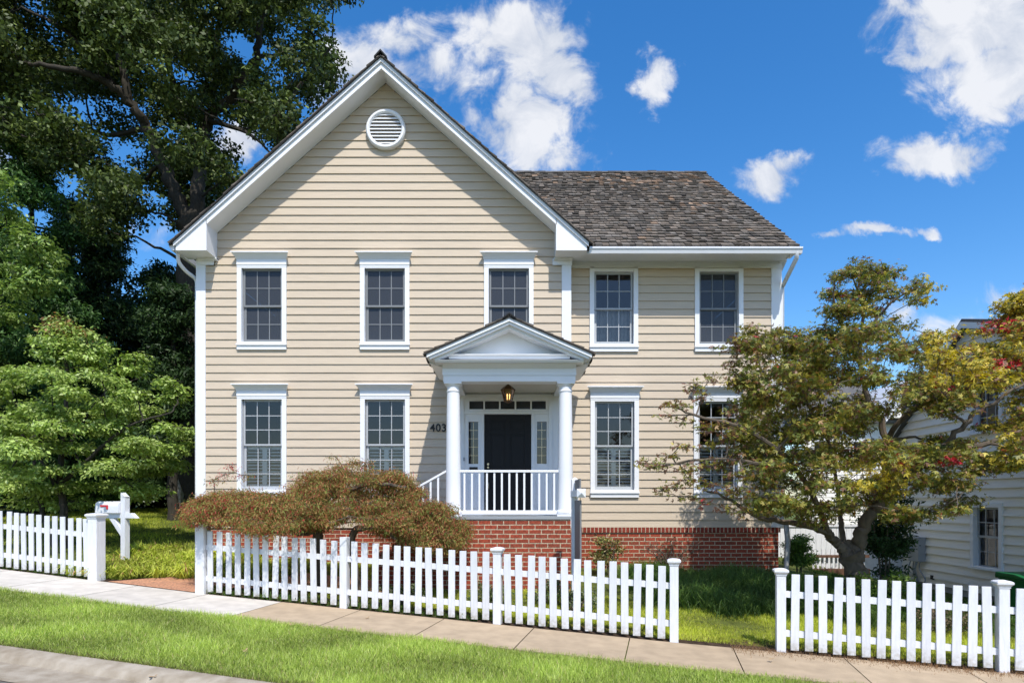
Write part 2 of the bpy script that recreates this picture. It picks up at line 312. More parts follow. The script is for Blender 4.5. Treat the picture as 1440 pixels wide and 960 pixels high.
def sidewalk():
    mb = MB(); x = -3.46 - 1.257 * 30
    for k in range(70):
        x0 = x + 1.257 * k; x1 = x0 + 1.257
        new = x1 < -3.3; b = random.uniform(.93, 1.05)
        mb.col = (.64 * b, .59 * b, .52 * b) if new else (.48 * b, .37 * b, .25 * b)
        a, c = x0 + .006, x1 - .006; n = 4
        for q in range(n):
            u0 = a + (c - a) * q / n; u1 = a + (c - a) * (q + 1) / n
            mb.poly([P(u0, -1.27, .012), P(u1, -1.27, .012), P(u1, -.06, .012), P(u0, -.06, .012)])
            mb.poly([P(u0, -1.27, -.05), P(u1, -1.27, -.05), P(u1, -1.27, .012), P(u0, -1.27, .012)])
    structure('sidewalk', mb, M['walk'], colors=True)
sidewalk()
strip('mulch_bed', [-.07, .1, .3, .46], M['soil'], .010, x0=-14, x1=9, step=.4)
# brick path through the gateway, raised a few mm above the soil
def path():
    mb = MB(); n = 10
    L_ = [P(-6.55, -.05, .02), P(-6.0, .9, .02), P(-5.6, 1.5, .02), P(-5.0, 1.9, .02), P(-2.4, 1.75, .02)]; R_ = [P(-4.98, -.05, .02), P(-4.75, .45, .02), P(-4.3, .65, .02), P(-3.6, .75, .02), P(-2.2, .75, .02)]
    for i in range(4): mb.poly([L_[i], R_[i], R_[i + 1], L_[i + 1]])
    structure('path', mb, M['paver'])
path()

# ------------------------------------------------------------------ clapboard siding
def siding(mb, a0f, a1f, z0, z1, first, exp, opens, fr, lip=.020):
    """fr(a, z, out) -> world point; opens = [(a0,a1,z0,z1)]; a0f/a1f limits as functions of z"""
    k0 = int(math.floor((z0 - first) / exp)) - 1; zz = first + k0 * exp
    while zz < z1:
        zb, zt = max(zz, z0), min(zz + exp, z1)
        if zt - zb > .004:
            off = lambda z: .005 + lip * (zz + exp - z) / exp
            cuts = sorted({zb, zt} | {z for o in opens for z in o[2:4] if zb < z < zt})
            for a, b in zip(cuts[:-1], cuts[1:]):
                mid = (a + b) / 2; ivs = [(None, None)]
                os_ = sorted([o for o in opens if o[2] < mid < o[3]])
                left = None; segs = []
                for o in os_: segs.append((left, o[0])); left = o[1]
                segs.append((left, None))
                for s0, s1 in segs:
                    l = lambda z: a0f(z) if s0 is None else s0
                    r = lambda z: a1f(z) if s1 is None else s1
                    if r(mid) - l(mid) < .003: continue
                    mb.poly([fr(l(a), a, off(a)), fr(r(a), a, off(a)), fr(r(b), b, off(b)), fr(l(b), b, off(b))])
                    if a == zb: mb.poly([fr(l(a), a, 0), fr(r(a), a, 0), fr(r(a), a, off(a)), fr(l(a), a, off(a))])
        zz += exp

# ------------------------------------------------------------------ house
YF, YW = 12.4, 12.65; PF, PW = F / YF, F / YW
XL, XM, XR = -6.14, 1.14, 5.34; AX = -2.46; SL = .889
zr = lambda z: z + ZC
house = empty('house', (0, YF, float(H(-1, YF))), 'two storey beige clapboard house with white trim, front gable, columned porch and brick base', 'house')
GZ0 = -.51                                   # siding bottom (camera-relative)
WO = .3925                                   # half opening width
up_z, lo_z = (3.11, 4.54), (.236, 1.99)
gx = lambda px: (px - 720) / PF
wx = lambda px: (px - 720) / PW
gable_w = [(gx(369), up_z, 'up'), (gx(541.5), up_z, 'up'), (gx(715.5), up_z, 'up'), (gx(369), lo_z, 'lo'), (gx(541.8), lo_z, 'lo')]
wing_w = [(wx(863), (3.13, 4.565), 'up2'), (wx(1010.5), (3.13, 4.565), 'up3'), (wx(864), lo_z, 'lo'), (wx(1009), lo_z, 'lo')]
op = lambda ws: [(x - WO, x + WO, zr(z[0]), zr(z[1])) for x, z, k in ws]
DX0, DX1 = gx(649), gx(779)                  # door surround
mb = MB(); opens = op(gable_w) + [(DX0, DX1, zr(-.26), zr(2.06))]
sl_at = lambda z: (zr(8.15) - z) / SL        # half width under rake
siding(mb, lambda z: max(XL + .17, AX - sl_at(z)), lambda z: min(XM - .16, AX + sl_at(z)), zr(GZ0), zr(8.15), zr(8.007), .1615, opens, lambda a, z, o: (a, YF - o, z))
mb.build('gable_wall', M['siding'], house)
mb = MB(); siding(mb, lambda z: XM, lambda z: XR - .18, zr(GZ0), zr(4.64), zr(4.473), .1612, op(wing_w), lambda a, z, o: (a, YW - o, z)); mb.build('wing_wall', M['siding'], house)
# other walls
mb = MB(); YB = 23.2
siding(mb, lambda z: YW + .02, lambda z: YB, zr(GZ0), zr(4.8), zr(4.47), .1612, [], lambda a, z, o: (XR - .02 + o, a, z))
mb.poly([(XR - .02, YW, zr(4.8)), (XR - .02, YB, zr(4.8)), (XR - .02, 17.93, zr(9.15))]); mb.build('right_wall', M['siding'], house)
mb = MB(); siding(mb, lambda z: YF + .02, lambda z: YB, zr(GZ0), zr(4.8), zr(4.47), .1612, [], lambda a, z, o: (XL + .02 - o, a, z))
mb.poly([(XL + .02, YF, zr(4.8)), (XL + .02, YB, zr(4.8)), (XL + .02, 17.93, zr(9.15))]); mb.build('left_wall', M['siding'], house)
MB().box((XL, YB - .1, zr(-1.5)), (XR, YB, zr(4.8))).build('rear_wall', M['siding'], house)
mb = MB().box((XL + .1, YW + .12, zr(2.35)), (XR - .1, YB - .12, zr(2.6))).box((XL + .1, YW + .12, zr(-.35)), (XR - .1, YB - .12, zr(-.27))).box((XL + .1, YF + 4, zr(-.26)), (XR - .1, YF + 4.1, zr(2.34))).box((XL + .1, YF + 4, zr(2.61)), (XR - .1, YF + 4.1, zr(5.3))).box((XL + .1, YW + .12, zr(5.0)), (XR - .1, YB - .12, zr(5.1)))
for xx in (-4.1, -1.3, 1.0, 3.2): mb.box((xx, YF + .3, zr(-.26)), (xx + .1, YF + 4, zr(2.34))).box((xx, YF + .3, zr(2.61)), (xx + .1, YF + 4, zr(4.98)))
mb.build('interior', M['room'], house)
# foundation
mb = MB().box((XL + .03, YF + .01, 0), (XM - .02, YB, zr(GZ0 - .005))).box((XM - .02, YW + .005, -.3), (XR - .03, YB, zr(GZ0 - .1))); mb.build('foundation', M['brick'], house)
MB().box((XM + .02, YW - .022, zr(GZ0 - .102)), (XR, YW + .1, zr(GZ0 + .002))).build('soldier_course', M['soldier'], house)
mb = MB()
mb.box((XL - .015, YF - .035, zr(GZ0)), (XL + .17, YF + .1, zr(4.72))).build('corner_board', M['white'], house, bevel=.003)
MB().box((XM - .17, YF - .035, zr(GZ0)), (XM + .015, YW + .02, zr(4.66))).build('corner_board', M['white'], house, bevel=.003)
MB().box((XR - .185, YW - .035, zr(GZ0)), (XR + .02, YW + .15, zr(4.75))).build('corner_board', M['white'], house, bevel=.003)
# rakes of the front gable
YR = 11.95; TOPZ = 8.333; EX = 3.92
def rake(s):
    m = MB(); x = lambda d: AX + s * d
    z = lambda d, o: zr(TOPZ - SL * d - o)
    def band(d0, d1, o0, o1, y0, y1): 
        m.prism([(x(d0), y0, z(d0, o0)), (x(d1), y0, z(d1, o0)), (x(d1), y0, z(d1, o1)), (x(d0), y0, z(d0, o1))], (0, y1 - y0, 0))
    band(0, EX - .02, .0, .075, YR - .035, YR); band(0, EX - .62, .076, .19, YR, YR + .04)
    # boxed return at the eave
    zb = zr(4.725); dI = 3.29
    m.prism([(x(dI), YR, z(dI, .076)), (x(EX - .05), YR, z(EX - .05, .076)), (x(EX - .05), YR, zb), (x(dI), YR, zb)], (0, .455, 0))
    m.build('rake_board', M['white'], house)
    q = MB(); q.prism([(x(0), YR + .04, z(0, .18)), (x(dI), YR + .04, z(dI, .18)), (x(dI), YR + .04, z(dI, .16)), (x(0), YR + .04, z(0, .16))], (0, YF - YR - .06, 0)); q.build('soffit', M['white'], house)
    # frieze block that carries the return
    b = MB().box((x(EX - .25 if s < 0 else 3.25), YF - .045, zr(4.60)), (x(3.34 if s < 0 else EX - .29), YF + .0, zr(4.723)))
    b.box((x(3.27), YF - .07, zr(4.68)), (x(EX - .3), YF + .0, zr(4.722))); b.box((x(3.27), YF - .1, zr(4.70)), (x(EX - .28), YF, zr(4.7235)))
    b.box((x(3.34), YF - .04, zr(4.60)), (x(3.34 + .14), YF, zr(4.75)))
    b.build('frieze', M['white'], house)
rake(-1); rake(1)
# wing cornice
MB().box((XM + .016, YW - .045, zr(4.635)), (XR + .02, YW + .05, zr(4.753))).box((XM + .016, YW - .065, zr(4.72)), (XR + .02, YW - .045, zr(4.752))).build('frieze', M['white'], house)
pts = [(XM + .26, YW - .064, zr(4.752)), (XR + .01, YW - .064, zr(4.752)), (XR + .01, YW - .064, zr(4.742))]
for i in range(int((XR - XM - .3) / .07)):
    u = XR - .01 - i * .07; pts += [(u, YW - .064, zr(4.742)), (u, YW - .064, zr(4.722)), (u - .035, YW - .064, zr(4.722)), (u - .035, YW - .064, zr(4.742))]
pts += [(XM + .26, YW - .064, zr(4.742))]
mb = MB().prism(pts, (0, -.022, 0))
mb.build('dentil_moulding', M['white'], house)
MB().box((.9, 12.08, zr(4.754)), (5.40, YW + .02, zr(4.78))).box((1.43, 12.06, zr(4.70)), (5.41, 12.10, zr(4.80))).build('soffit', M['white'], house)
MB().prism([(XR + .03, YW - .1, zr(4.77)), (XR + .03, YW + .2, zr(4.60)), (XR + .03, YW + .5, zr(4.9))], (.07, 0, 0)).prism([(XR, 12.08, zr(4.72)), (XR, 17.93, zr(9.16)), (XR, 17.93, zr(8.96)), (XR, 12.35, zr(4.72))], (.07, 0, 0)).build('rake_board', M['white'], house)
def gutter(x0, x1, yb, zt, name='gutter'):
    prof = [(0, 0), (-.125, 0), (-.125, -.03), (-.105, -.06), (-.09, -.115), (0, -.115)]
    MB().prism([(x0, yb + a, zt + b) for a, b in prof], (x1 - x0, 0, 0)).build(name, M['metalw'], house)
gutter(1.46, 5.47, 12.06, zr(4.79))
MB().prism([(-6.36, 11.96, zr(4.83)), (-6.46, 11.96, zr(4.83)), (-6.46, 11.96, zr(4.80)), (-6.42, 11.96, zr(4.73)), (-6.36, 11.96, zr(4.73))], (0, 8, 0)).build('gutter', M['metalw'], house)
def spline(pts, n=6):
    pts = [Vector(p) for p in pts]; out = []
    for i in range(len(pts) - 1):
        p0 = pts[max(i - 1, 0)]; p1 = pts[i]; p2 = pts[i + 1]; p3 = pts[min(i + 2, len(pts) - 1)]
        for k in range(n):
            t = k / n; out.append(.5 * ((2 * p1) + (-p0 + p2) * t + (2 * p0 - 5 * p1 + 4 * p2 - p3) * t * t + (-p0 + 3 * p1 - 3 * p2 + p3) * t ** 3))
    out.append(pts[-1]); return out
zg = float(H(XL, YF))
MB().tube(spline([(-6.37, 12.12, zr(4.74)), (-6.37, 12.14, zr(4.58)), (-6.30, 12.28, zr(4.45)), (-6.21, 12.47, zr(4.36)), (-6.20, 12.5, zr(4.2))], 6) + [Vector((-6.20, 12.5, zg + .1))], .037, 10).build('downspout', M['metalw'], house, smooth=True)
MB().tube([(5.38, 12.0, zr(4.70)), (5.38, 12.0, zr(4.6)), (5.40, 12.6, zr(4.33)), (5.41, 12.72, zr(4.27)), (5.41, 12.72, zr(-.5))], .042, 10).build('downspout', M['metalw'], house, smooth=True)
MB().tube([(5.44, 12.6, zr(-.45)), (5.43, 12.5, zr(-.8)), (5.36, 12.42, zr(-1.4)), (5.33, 12.35, zr(-1.6))], .05, 10).build('downspout', M['gutterg'], house, smooth=True)

# roofs: shakes on a plane
def shakes(name, O, ux, uv, nrm, width, length, expo, keep, wmin=.08, wmax=.17, thick=.022, pale=None, ztop=None):
    mb = MB(); O, ux, uv, nrm = map(Vector, (O, ux, uv, nrm)); r = random.Random(hash(name) % 99 if False else len(name))
    rows = int(length / expo) + 1
    for i in range(rows):
        s = i * expo; a = -r.random() * .1
        while a < width:
            w = r.uniform(wmin, wmax); a1 = min(a + w, width); a0 = max(a, 0); a += w
            if a1 - a0 < .03: continue
            c = O + ux * ((a0 + a1) / 2) + uv * s
            if not keep(c): continue
            j = r.uniform(-.028, .028); s0 = s + j; s1 = min(s + expo * 1.35, length)
            b = r.uniform(.5, 1.45); warm = r.uniform(.96, 1.06); g = .15 * b
            col = (g * 1.16 * warm, g * 1.0, g * .84 / warm)
            if pale and pale(c, r): col = (.33 * b, .23 * b, .16 * b)
            mb.col = col; th = thick * r.uniform(.5, 1.7); g_ = .004
            p = lambda u, v, n: O + ux * u + uv * v + nrm * n
            A, B, C_, D = p(a0 + g_, s0, th + .012), p(a1 - g_, s0, th + .012), p(a1 - g_, s1, .004), p(a0 + g_, s1, .004)
            E, G = p(a0 + g_, s0, -.004), p(a1 - g_, s0, -.004)
            mb.poly([A, B, C_, D]); mb.poly([E, G, B, A]); mb.poly([E, A, D]); mb.poly([G, C_, B])
    return mb.build(name, M['shake'], house, colors=True)
EY, EZ, RY, RZ = 12.02, zr(4.83), 17.93, zr(9.28)
ml = math.hypot(RY - EY, RZ - EZ); uvm = Vector((0, RY - EY, RZ - EZ)) / ml; nm = Vector((0, -uvm.z, uvm.y))
gtop = lambda x: zr(TOPZ + .04) - SL * abs(x - AX)
def pale(c, r):
    x, s = c.x, (c.y - EY)
    h = math.exp(-((x + .2) / 1.0) ** 2 - ((s - 5.2) / .45) ** 2) + math.exp(-((x - 3.5) / 1.5) ** 2 - ((s - 4.9) / .55) ** 2) * .9 + math.exp(-((x - 4.9) / .3) ** 2 - ((s - 5.3) / .4) ** 2) + math.exp(-((x - 4.1) / .7) ** 2 - ((s - 2.6) / .4) ** 2) * .4
    return r.random() < h * .6 + .006
mroof = shakes('main_roof', (-6.38, EY, EZ), (1, 0, 0), uvm, nm, 11.82, ml, .2, lambda c: c.z > gtop(c.x) - .15 and (c.x > 1.2 or c.y > 12.9), pale=pale)
EY2 = 12.9; EZ2 = EZ + (EY2 - EY) * (RZ - EZ) / (RY - EY)
MB().prism([(1.3, EY + .02, EZ - .03), (1.3, EY2, EZ2 - .03), (1.3, EY2, EZ2 - .08), (1.3, EY + .02, EZ - .08)], (4.1, 0, 0)).prism([(-6.36, EY2, EZ2 - .03), (-6.36, RY, RZ - .03), (-6.36, 23.8, EZ - .03), (-6.36, 23.8, EZ - .08), (-6.36, RY, RZ - .08), (-6.36, EY2, EZ2 - .08)], (11.76, 0, 0)).build('roof_deck', M['edge'], house)
mb = MB(); r_ = random.Random(3)
for i in range(60):
    x0 = -6.36 + i * .197; mb.col = tuple(np.array((.13, .12, .11)) * r_.uniform(.6, 1.2)); dz = r_.uniform(0, .012)
    for s in (-1, 1): mb.prism([(x0, RY, RZ + .045 + dz), (x0, RY + s * .13, RZ - .055 + dz), (x0, RY + s * .13, RZ - .075 + dz), (x0, RY, RZ + .02 + dz)], (.21, 0, 0))
mb.col = (.05, .05, .05); mb.box((3.85, RY + .1, RZ - .1), (4.1, RY + .3, RZ + .12))
mb.build('ridge_cap', M['shake'], house, colors=True)
# gable roof slopes
GY0 = YR - .075; gy_back = lambda z: EY + (z - EZ) * (RY - EY) / (RZ - EZ)
for s in (-1, 1):
    m = MB(); zt = zr(TOPZ); e = EX + .03
    p = [(AX, GY0, zt + .0), (AX + s * e, GY0, zt - SL * e), (AX + s * e, gy_back(zt - SL * e) + .1, zt - SL * e), (AX, gy_back(zt) + .1, zt)]
    m.prism(p if s > 0 else p[::-1], (0, 0, .018)); m.build('roof_deck', M['edge'], house)
    uv = Vector((-s, 0, SL)).normalized(); n = Vector((s * SL, 0, 1)).normalized()
    Lg = math.hypot(e, SL * e); O = (AX + s * (e + .02), GY0 - .01, zt + .018 - SL * (e + .02)) if s > 0 else (AX + s * (e + .02), GY0 - .01, zt + .018 - SL * (e + .02))
    shakes('gable_roof', O, (0, 1, 0), uv, n, 5.2, Lg, .2, lambda c: c.y < gy_back(c.z) + .1, thick=.014)
mb = MB(); mb.col = (.06, .06, .06)
for i in range(25):
    y0 = GY0 - .02 + i * .2; 
    for s in (-1, 1): mb.prism([(AX, y0, zr(TOPZ) + .115), (AX + s * .12, y0, zr(TOPZ) - SL * .12 + .09), (AX + s * .12, y0, zr(TOPZ) - SL * .12 + .06), (AX, y0, zr(TOPZ) + .08)], (0, .21, 0))
mb.build('ridge_cap', M['shake'], house, colors=True)
# gable vent
vc = Vector((AX + .01, YF - .11, zr(7.22))); vr = .385
def ring(c, ri, ro, y0, y1, n=48):
    m = MB(); c = Vector(c)
    pr = [(ri, y0 + .02), ((ri * .75 + ro * .25), y0), ((ri + ro) / 2 + .015, y0), (ro, y0 + .03), (ro, y1), (ri, y1)]
    for i in range(n):
        a, b = 2 * math.pi * i / n, 2 * math.pi * (i + 1) / n
        for k in range(len(pr)):
            (r0, ya), (r1, yb) = pr[k], pr[(k + 1) % len(pr)]
            m.poly([(c.x + r0 * math.cos(a), ya, c.z + r0 * math.sin(a)), (c.x + r1 * math.cos(a), yb, c.z + r1 * math.sin(a)), (c.x + r1 * math.cos(b), yb, c.z + r1 * math.sin(b)), (c.x + r0 * math.cos(b), ya, c.z + r0 * math.sin(b))])
    return m
vent = ring(vc, vr - .075, vr, YF - .12, YF).build('gable_vent', M['white'], house, smooth=True)
mb = MB()
for i in range(9):
    z = vc.z - .28 + i * .068; w = math.sqrt(max(0, (vr - .06) ** 2 - (z + .02 - vc.z) ** 2))
    mb.prism([(vc.x - w, YF - .095, z), (vc.x - w, YF - .04, z + .062), (vc.x - w, YF - .035, z + .056), (vc.x - w, YF - .092, z - .008)], (2 * w, 0, 0))
mb.build('louvre', M['white'], vent)

# windows
def window(x, z0, z1, y, kind, label=None):
    z0, z1 = zr(z0), zr(z1); a, b = x - WO, x + WO; cw = .088; yf = y - .045
    m = MB()
    m.box((a - cw, yf, z0 - .04), (a, y + .02, z1 + (.09 if kind[:2] == 'up' and len(kind) > 2 else .03))).box((b, yf, z0 - .04), (b + cw, y + .02, z1 + (.09 if kind[:2] == 'up' and len(kind) > 2 else .03)))
    m.box((a, yf, z1), (b, y + .02, z1 + (.06 if len(kind) > 2 else .03)))
    # reveal
    m.box((a, yf + .003, z0 - .039), (b, y + .02, z0)).box((a + .001, y + .021, z0 - .02), (a - .03, y + .12, z1 + .02)).box((b - .001, y + .021, z0 - .02), (b + .03, y + .12, z1 + .02)).box((a, y + .021, z1 - .001), (b, y + .12, z1 + .03)).box((a, y + .021, z0 - .03), (b, y + .12, z0 + .001))
    fr = m.build('window', M['white'], house)
    if label: fr['label'] = label
    if len(kind) == 2:
        c = MB(); c.box((a - cw - .002, yf - .004, z1 + .031), (b + cw + .002, y, z1 + .062)); c.box((a - cw - .004, yf - .012, z1 + .063), (b + cw + .004, y, z1 + .165)); 
        pr = [(0, .166), (-.04, .166), (-.055, .19), (-.07, .212), (-.11, .25), (-.125, .262), (-.14, .266), (-.14, .285), (0, .292)]
        X0, X1 = a - cw - .005, b + cw + .005; pts0 = []; n = len(pr)
        i = len(c.v)
        for (yy, zz) in pr: e_ = max(0, -yy - .04) * .72; c.v.append((X0 - e_, y - .02 + yy, z1 + zz))
        for (yy, zz) in pr: e_ = max(0, -yy - .04) * .72; c.v.append((X1 + e_, y - .02 + yy, z1 + zz))
        c.f += [tuple(i + k for k in range(n)), tuple(i + n + k for k in range(n))[::-1]] + [(i + k, i + n + k, i + n + (k + 1) % n, i + (k + 1) % n) for k in range(n)]; c._c(n + 2)
        c.build('crown', M['white'], fr)
    MB().box((a - cw - .01, yf - .035, z0 - .075), (b + cw + .01, y, z0 - .041)).box((a - cw, yf - .012, z0 - .155), (b + cw, y, z0 - .076)).build('sill', M['white'], fr, bevel=.004)
    zm = (z0 + z1) / 2 + .0; rows = 3 if kind == 'lo' else 2
    for (s0, s1, ys, st) in ((zm - .02, z1, y + .03, .035), (z0, zm + .015, y + .062, .045)):
        lower = s0 == z0
        s = MB(); A, B = a + .012, b - .012; yb = ys + .03
        s.box((A, ys, s0), (A + st, yb, s1)).box((B - st, ys, s0), (B, yb, s1)).box((A + st, ys, s0), (B - st, yb, s0 + (st * 1.5 if lower else st))).box((A + st, ys, s1 - st), (B - st, yb, s1))
        gx0, gx1, gz0, gz1 = A + st, B - st, s0 + st, s1 - st; mw = .016
        for k in (1, 2): xx = gx0 + (gx1 - gx0) * k / 3; s.box((xx - mw / 2, ys + .006, gz0), (xx + mw / 2, ys + .024, gz1))
        for k in range(1, rows): zz = gz0 + (gz1 - gz0) * k / rows; s.box((gx0, ys + .0075, zz - mw / 2), (gx1, ys + .0225, zz + mw / 2))
        sh = s.build('sash', M['sashw'] if kind == 'lo' or kind == 'up2' else M['sash'], fr)
        MB().poly([(gx0, ys + .016, gz0), (gx1, ys + .016, gz0), (gx1, ys + .016, gz1), (gx0, ys + .016, gz1)]).build('pane', M['glass'] if kind in ('lo', 'up2') else M['screen'], sh)
    if kind == 'lo':
        s = MB(); yb = y + .115; zt = zm + .0
        s.box((a, yb, z0), (a + .05, yb + .03, zt)).box((b - .05, yb, z0), (b, yb + .03, zt)).box((x - .045, yb - .003, z0), (x + .045, yb + .033, zt)).box((a, yb + .002, zt - .07), (b, yb + .028, zt - .001)).box((a, yb + .002, z0 + .001), (b, yb + .028, z0 + .09))
        n = 12
        for k in range(n):
            zz = z0 + .1 + (zt - z0 - .18) * k / (n - 1)
            for (l, r) in ((a + .05, x - .045), (x + .045, b - .05)): s.prism([(l, yb - .012, zz - .014), (l, yb + .035, zz + .012), (l, yb + .035, zz + .019), (l, yb - .012, zz - .007)], (r - l, 0, 0))
        s.build('shutter', M['shutter'], fr)
    else:
        c = MB(); n = 40; hz = (z0, zm + .02) if kind == 'up2' else (z0, z0 + .44)
        if kind != 'up':
            for k in range(n):
                u0, u1 = a + (b - a) * k / n, a + (b - a) * (k + 1) / n; f = lambda u: y + .17 + .012 * math.sin(u * 70) + .006 * math.sin(u * 173)
                c.poly([(u0, f(u0), hz[0]), (u1, f(u1), hz[0]), (u1, f(u1), hz[1]), (u0, f(u0), hz[1])])
            c.build('curtain', M['curtain'], fr)
for x, z, k in gable_w: window(x, z[0], z[1], YF, k)
for x, z, k in wing_w: window(x, z[0], z[1], YW, k)

# porch ------------------------------------------------------------
PXC = -.045; FLZ = zr(-.25); CY = 10.97; g0 = 0.0
base = MB().box((PXC - 1.17, 10.82, g0), (PXC + 1.045, YF - .03, FLZ - .05)); base.build('porch_base', M['brick'], house)
MB().box((PXC - 1.18, 10.80, FLZ - .049), (PXC + 1.06, YF - .03, FLZ)).build('porch_floor', M['util'], house)
for i in range(4):      # steps down to the left
    x1 = PXC - 1.17 - .28 * i; MB().box((x1 - .28, 10.86, 0), (x1, YF - .35, FLZ - .16 * (i + 1))).build('step', M['brick'], house)
for s in (-1, 1):
    cx = PXC + s * .968
    prof = [(.15, 0), (.15, .0), (.15, .03), (.15, .045), (.162, .05), (.165, .07), (.158, .09), (.142, .1), (.136, .12), (.135, .7), (.130, 1.3), (.118, 2.0), (.115, 2.1), (.122, 2.105), (.126, 2.12), (.122, 2.13), (.115, 2.135), (.115, 2.19), (.13, 2.2), (.145, 2.23), (.148, 2.24)]
    top = zr(2.05) - FLZ; prof = [(r * .94, z * top / 2.27) for r, z in prof]
    c = MB().lathe((cx, CY, FLZ + .002), prof, 32); c.box((cx - .155, CY - .155, FLZ + .001), (cx + .155, CY + .155, FLZ + .035)); c.box((cx - .15, CY - .14, zr(2.05) - .035), (cx + .15, CY + .14, zr(2.05) - .001))
    c.build('column', M['white'], house, smooth=True)
# entablature
HW = 1.128; m = MB(); z0, z1, z2 = zr(2.05), zr(2.15), zr(2.33)
for (y0, y1, a, b, e) in ((10.83, 11.10, -HW, HW, 0),):
    m.box((PXC + a, y0, z0), (PXC + b, y1, z1)); m.box((PXC + a - .012, y0 - .012, z1 + .001), (PXC + b + .012, y1, z2))
for s in (-1, 1):
    m.box((PXC + s * HW, 11.10, z0), (PXC + s * (HW - .27), YF - .02, z1)); m.box((PXC + s * (HW + .012), 11.10, z1 + .001), (PXC + s * (HW - .26), YF - .02, z2))
m.build('entablature', M['white'], house)
MB().box((PXC - HW + .26, 11.10, z1 - .04), (PXC + HW - .26, YF - .03, z1 - .01)).build('porch_ceiling', M['ceiling'], house)
m = MB()       # cornice ledges
def ledge(m, hw, yb, yf, z0, z1, slope=.02):
    m.prism([(PXC - hw, yb, z0), (PXC - hw, yf + .03, z0), (PXC - hw, yf, z0 + (z1 - z0) * .45), (PXC - hw, yf, z1 - slope), (PXC - hw, yb, z1)], (2 * hw, 0, 0))
m.prism([(PXC - 1.13, 10.83, zr(2.26)), (PXC - 1.13, 10.80, zr(2.27)), (PXC - 1.13, 10.70, zr(2.329)), (PXC - 1.13, 10.83, zr(2.329))], (2.26, 0, 0))
ledge(m, 1.25, 10.86, 10.60, zr(2.33), zr(2.405), .045); m.box((PXC - 1.02, 10.70, zr(2.406)), (PXC + 1.02, 10.86, zr(2.455))); ledge(m, .98, 10.88, 10.655, zr(2.456), zr(2.49), .012)
m.build('cornice', M['white'], house)
PS = .44; PA = zr(3.045); HE = 1.39; YP = 10.52
m = MB()
for s in (-1, 1):
    X = lambda d: PXC + s * d
    z = lambda d, o: PA - PS * d - o
    def band(d1, o0, o1, y0, y1, d2=None):
        d2 = d2 or d1; m.prism([(X(0), y0, z(0, o0)), (X(d1), y0, z(d1, o0)), (X(d2), y0, z(d2, o1)), (X(0), y0, z(0, o1))], (0, y1 - y0, 0))
    band(HE - .02, .0, .055, YP, 10.9); band(HE - .05, .056, .10, YP + .03, 10.9, HE - .07); band(HE - .12, .101, .15, YP + .10, 10.9, HE - .18)
m.build('raking_cornice', M['white'], house)
MB().prism([(PXC, 10.87, PA - .13), (PXC + 1.1, 10.87, zr(2.42)), (PXC - 1.1, 10.87, zr(2.42))], (0, .1, 0)).build('tympanum', M['white'], house)
for s in (-1, 1):       # side soffit/fascia of porch and roof slab
    m = MB(); xo = PXC + s * (HE - .02); zo = PA - PS * HE
    m.prism([(xo, 10.90, zo + .0), (xo, 10.90, zo - .06), (PXC + s * (HW + .013), 10.90, zr(2.30)), (PXC + s * (HW + .013), 10.90, z2 + .1)], (0, YF - .02 - 10.9, 0)); m.build('soffit', M['white'], house)
    m = MB(); p = [(PXC, YP - .02, PA), (PXC + s * (HE + .01), YP - .02, PA - PS * (HE + .01)), (PXC + s * (HE + .01), YF - .01, PA - PS * (HE + .01)), (PXC, YF - .01, PA)]
    m.prism(p if s > 0 else p[::-1], (0, 0, .022)); m.build('roof_deck', M['edge'], house)
    uv = Vector((-s, 0, PS)).normalized(); n = Vector((s * PS, 0, 1)).normalized(); e = HE + .025
    shakes('porch_roof', (PXC + s * e, YP - .03, PA + .024 - PS * e), (0, 1, 0), uv, n, YF - YP - .0, math.hypot(e, PS * e), .19, lambda c: c.y < YF, thick=.012)
m = MB(); m.col = (.03, .03, .03)
for i in range(9):
    for s in (-1, 1): m.prism([(PXC, YP - .04 + i * .2, PA + .075), (PXC + s * .11, YP - .04 + i * .2, PA + .045 - PS * .11), (PXC + s * .11, YP - .04 + i * .2, PA + .02 - PS * .11), (PXC, YP - .04 + i * .2, PA + .045)], (0, .21, 0))
m.build('ridge_cap', M['shake'], house, colors=True)
# railings
def rail_bar(name_rail, p0, p1, zt0, zt1, zb0, zb1, n, start, pitch):
    m = MB(); d = Vector(p1) - Vector(p0)
    h = lambda a, b, c0, c1, w: m.prism([(p0[0], p0[1] - w, a), (p0[0], p0[1] + w, a), (p0[0], p0[1] + w, c0), (p0[0], p0[1] - w, c0)], (d.x, d.y, b - a))
    h(zt0 - .04, zt1 - .04, zt0, zt1, .03); h(zb0 - .07, zb1 - .07, zb0, zb1, .022)
    rail = m.build('railing', M['white'], house, bevel=.004)
    for k in range(n):
        x = start + k * pitch; f = (x - p0[0]) / d.x; zt = zt0 + (zt1 - zt0) * f - .04; zb = zb0 + (zb1 - zb0) * f
        MB().box((x - .016, p0[1] - .016, zb), (x + .016, p0[1] + .016, zt)).build('baluster', M['white'], rail)
rail_bar('r', (PXC - .85, CY, 0), (PXC + .85, CY, 0), zr(.545), zr(.545), zr(-.15), zr(-.15), 13, PXC - .775, .129)
rail_bar('r', (PXC - 1.9, CY, 0), (PXC - 1.09, CY, 0), zr(.09), zr(.545), zr(-.62), zr(-.17), 5, PXC - 1.75, .13)

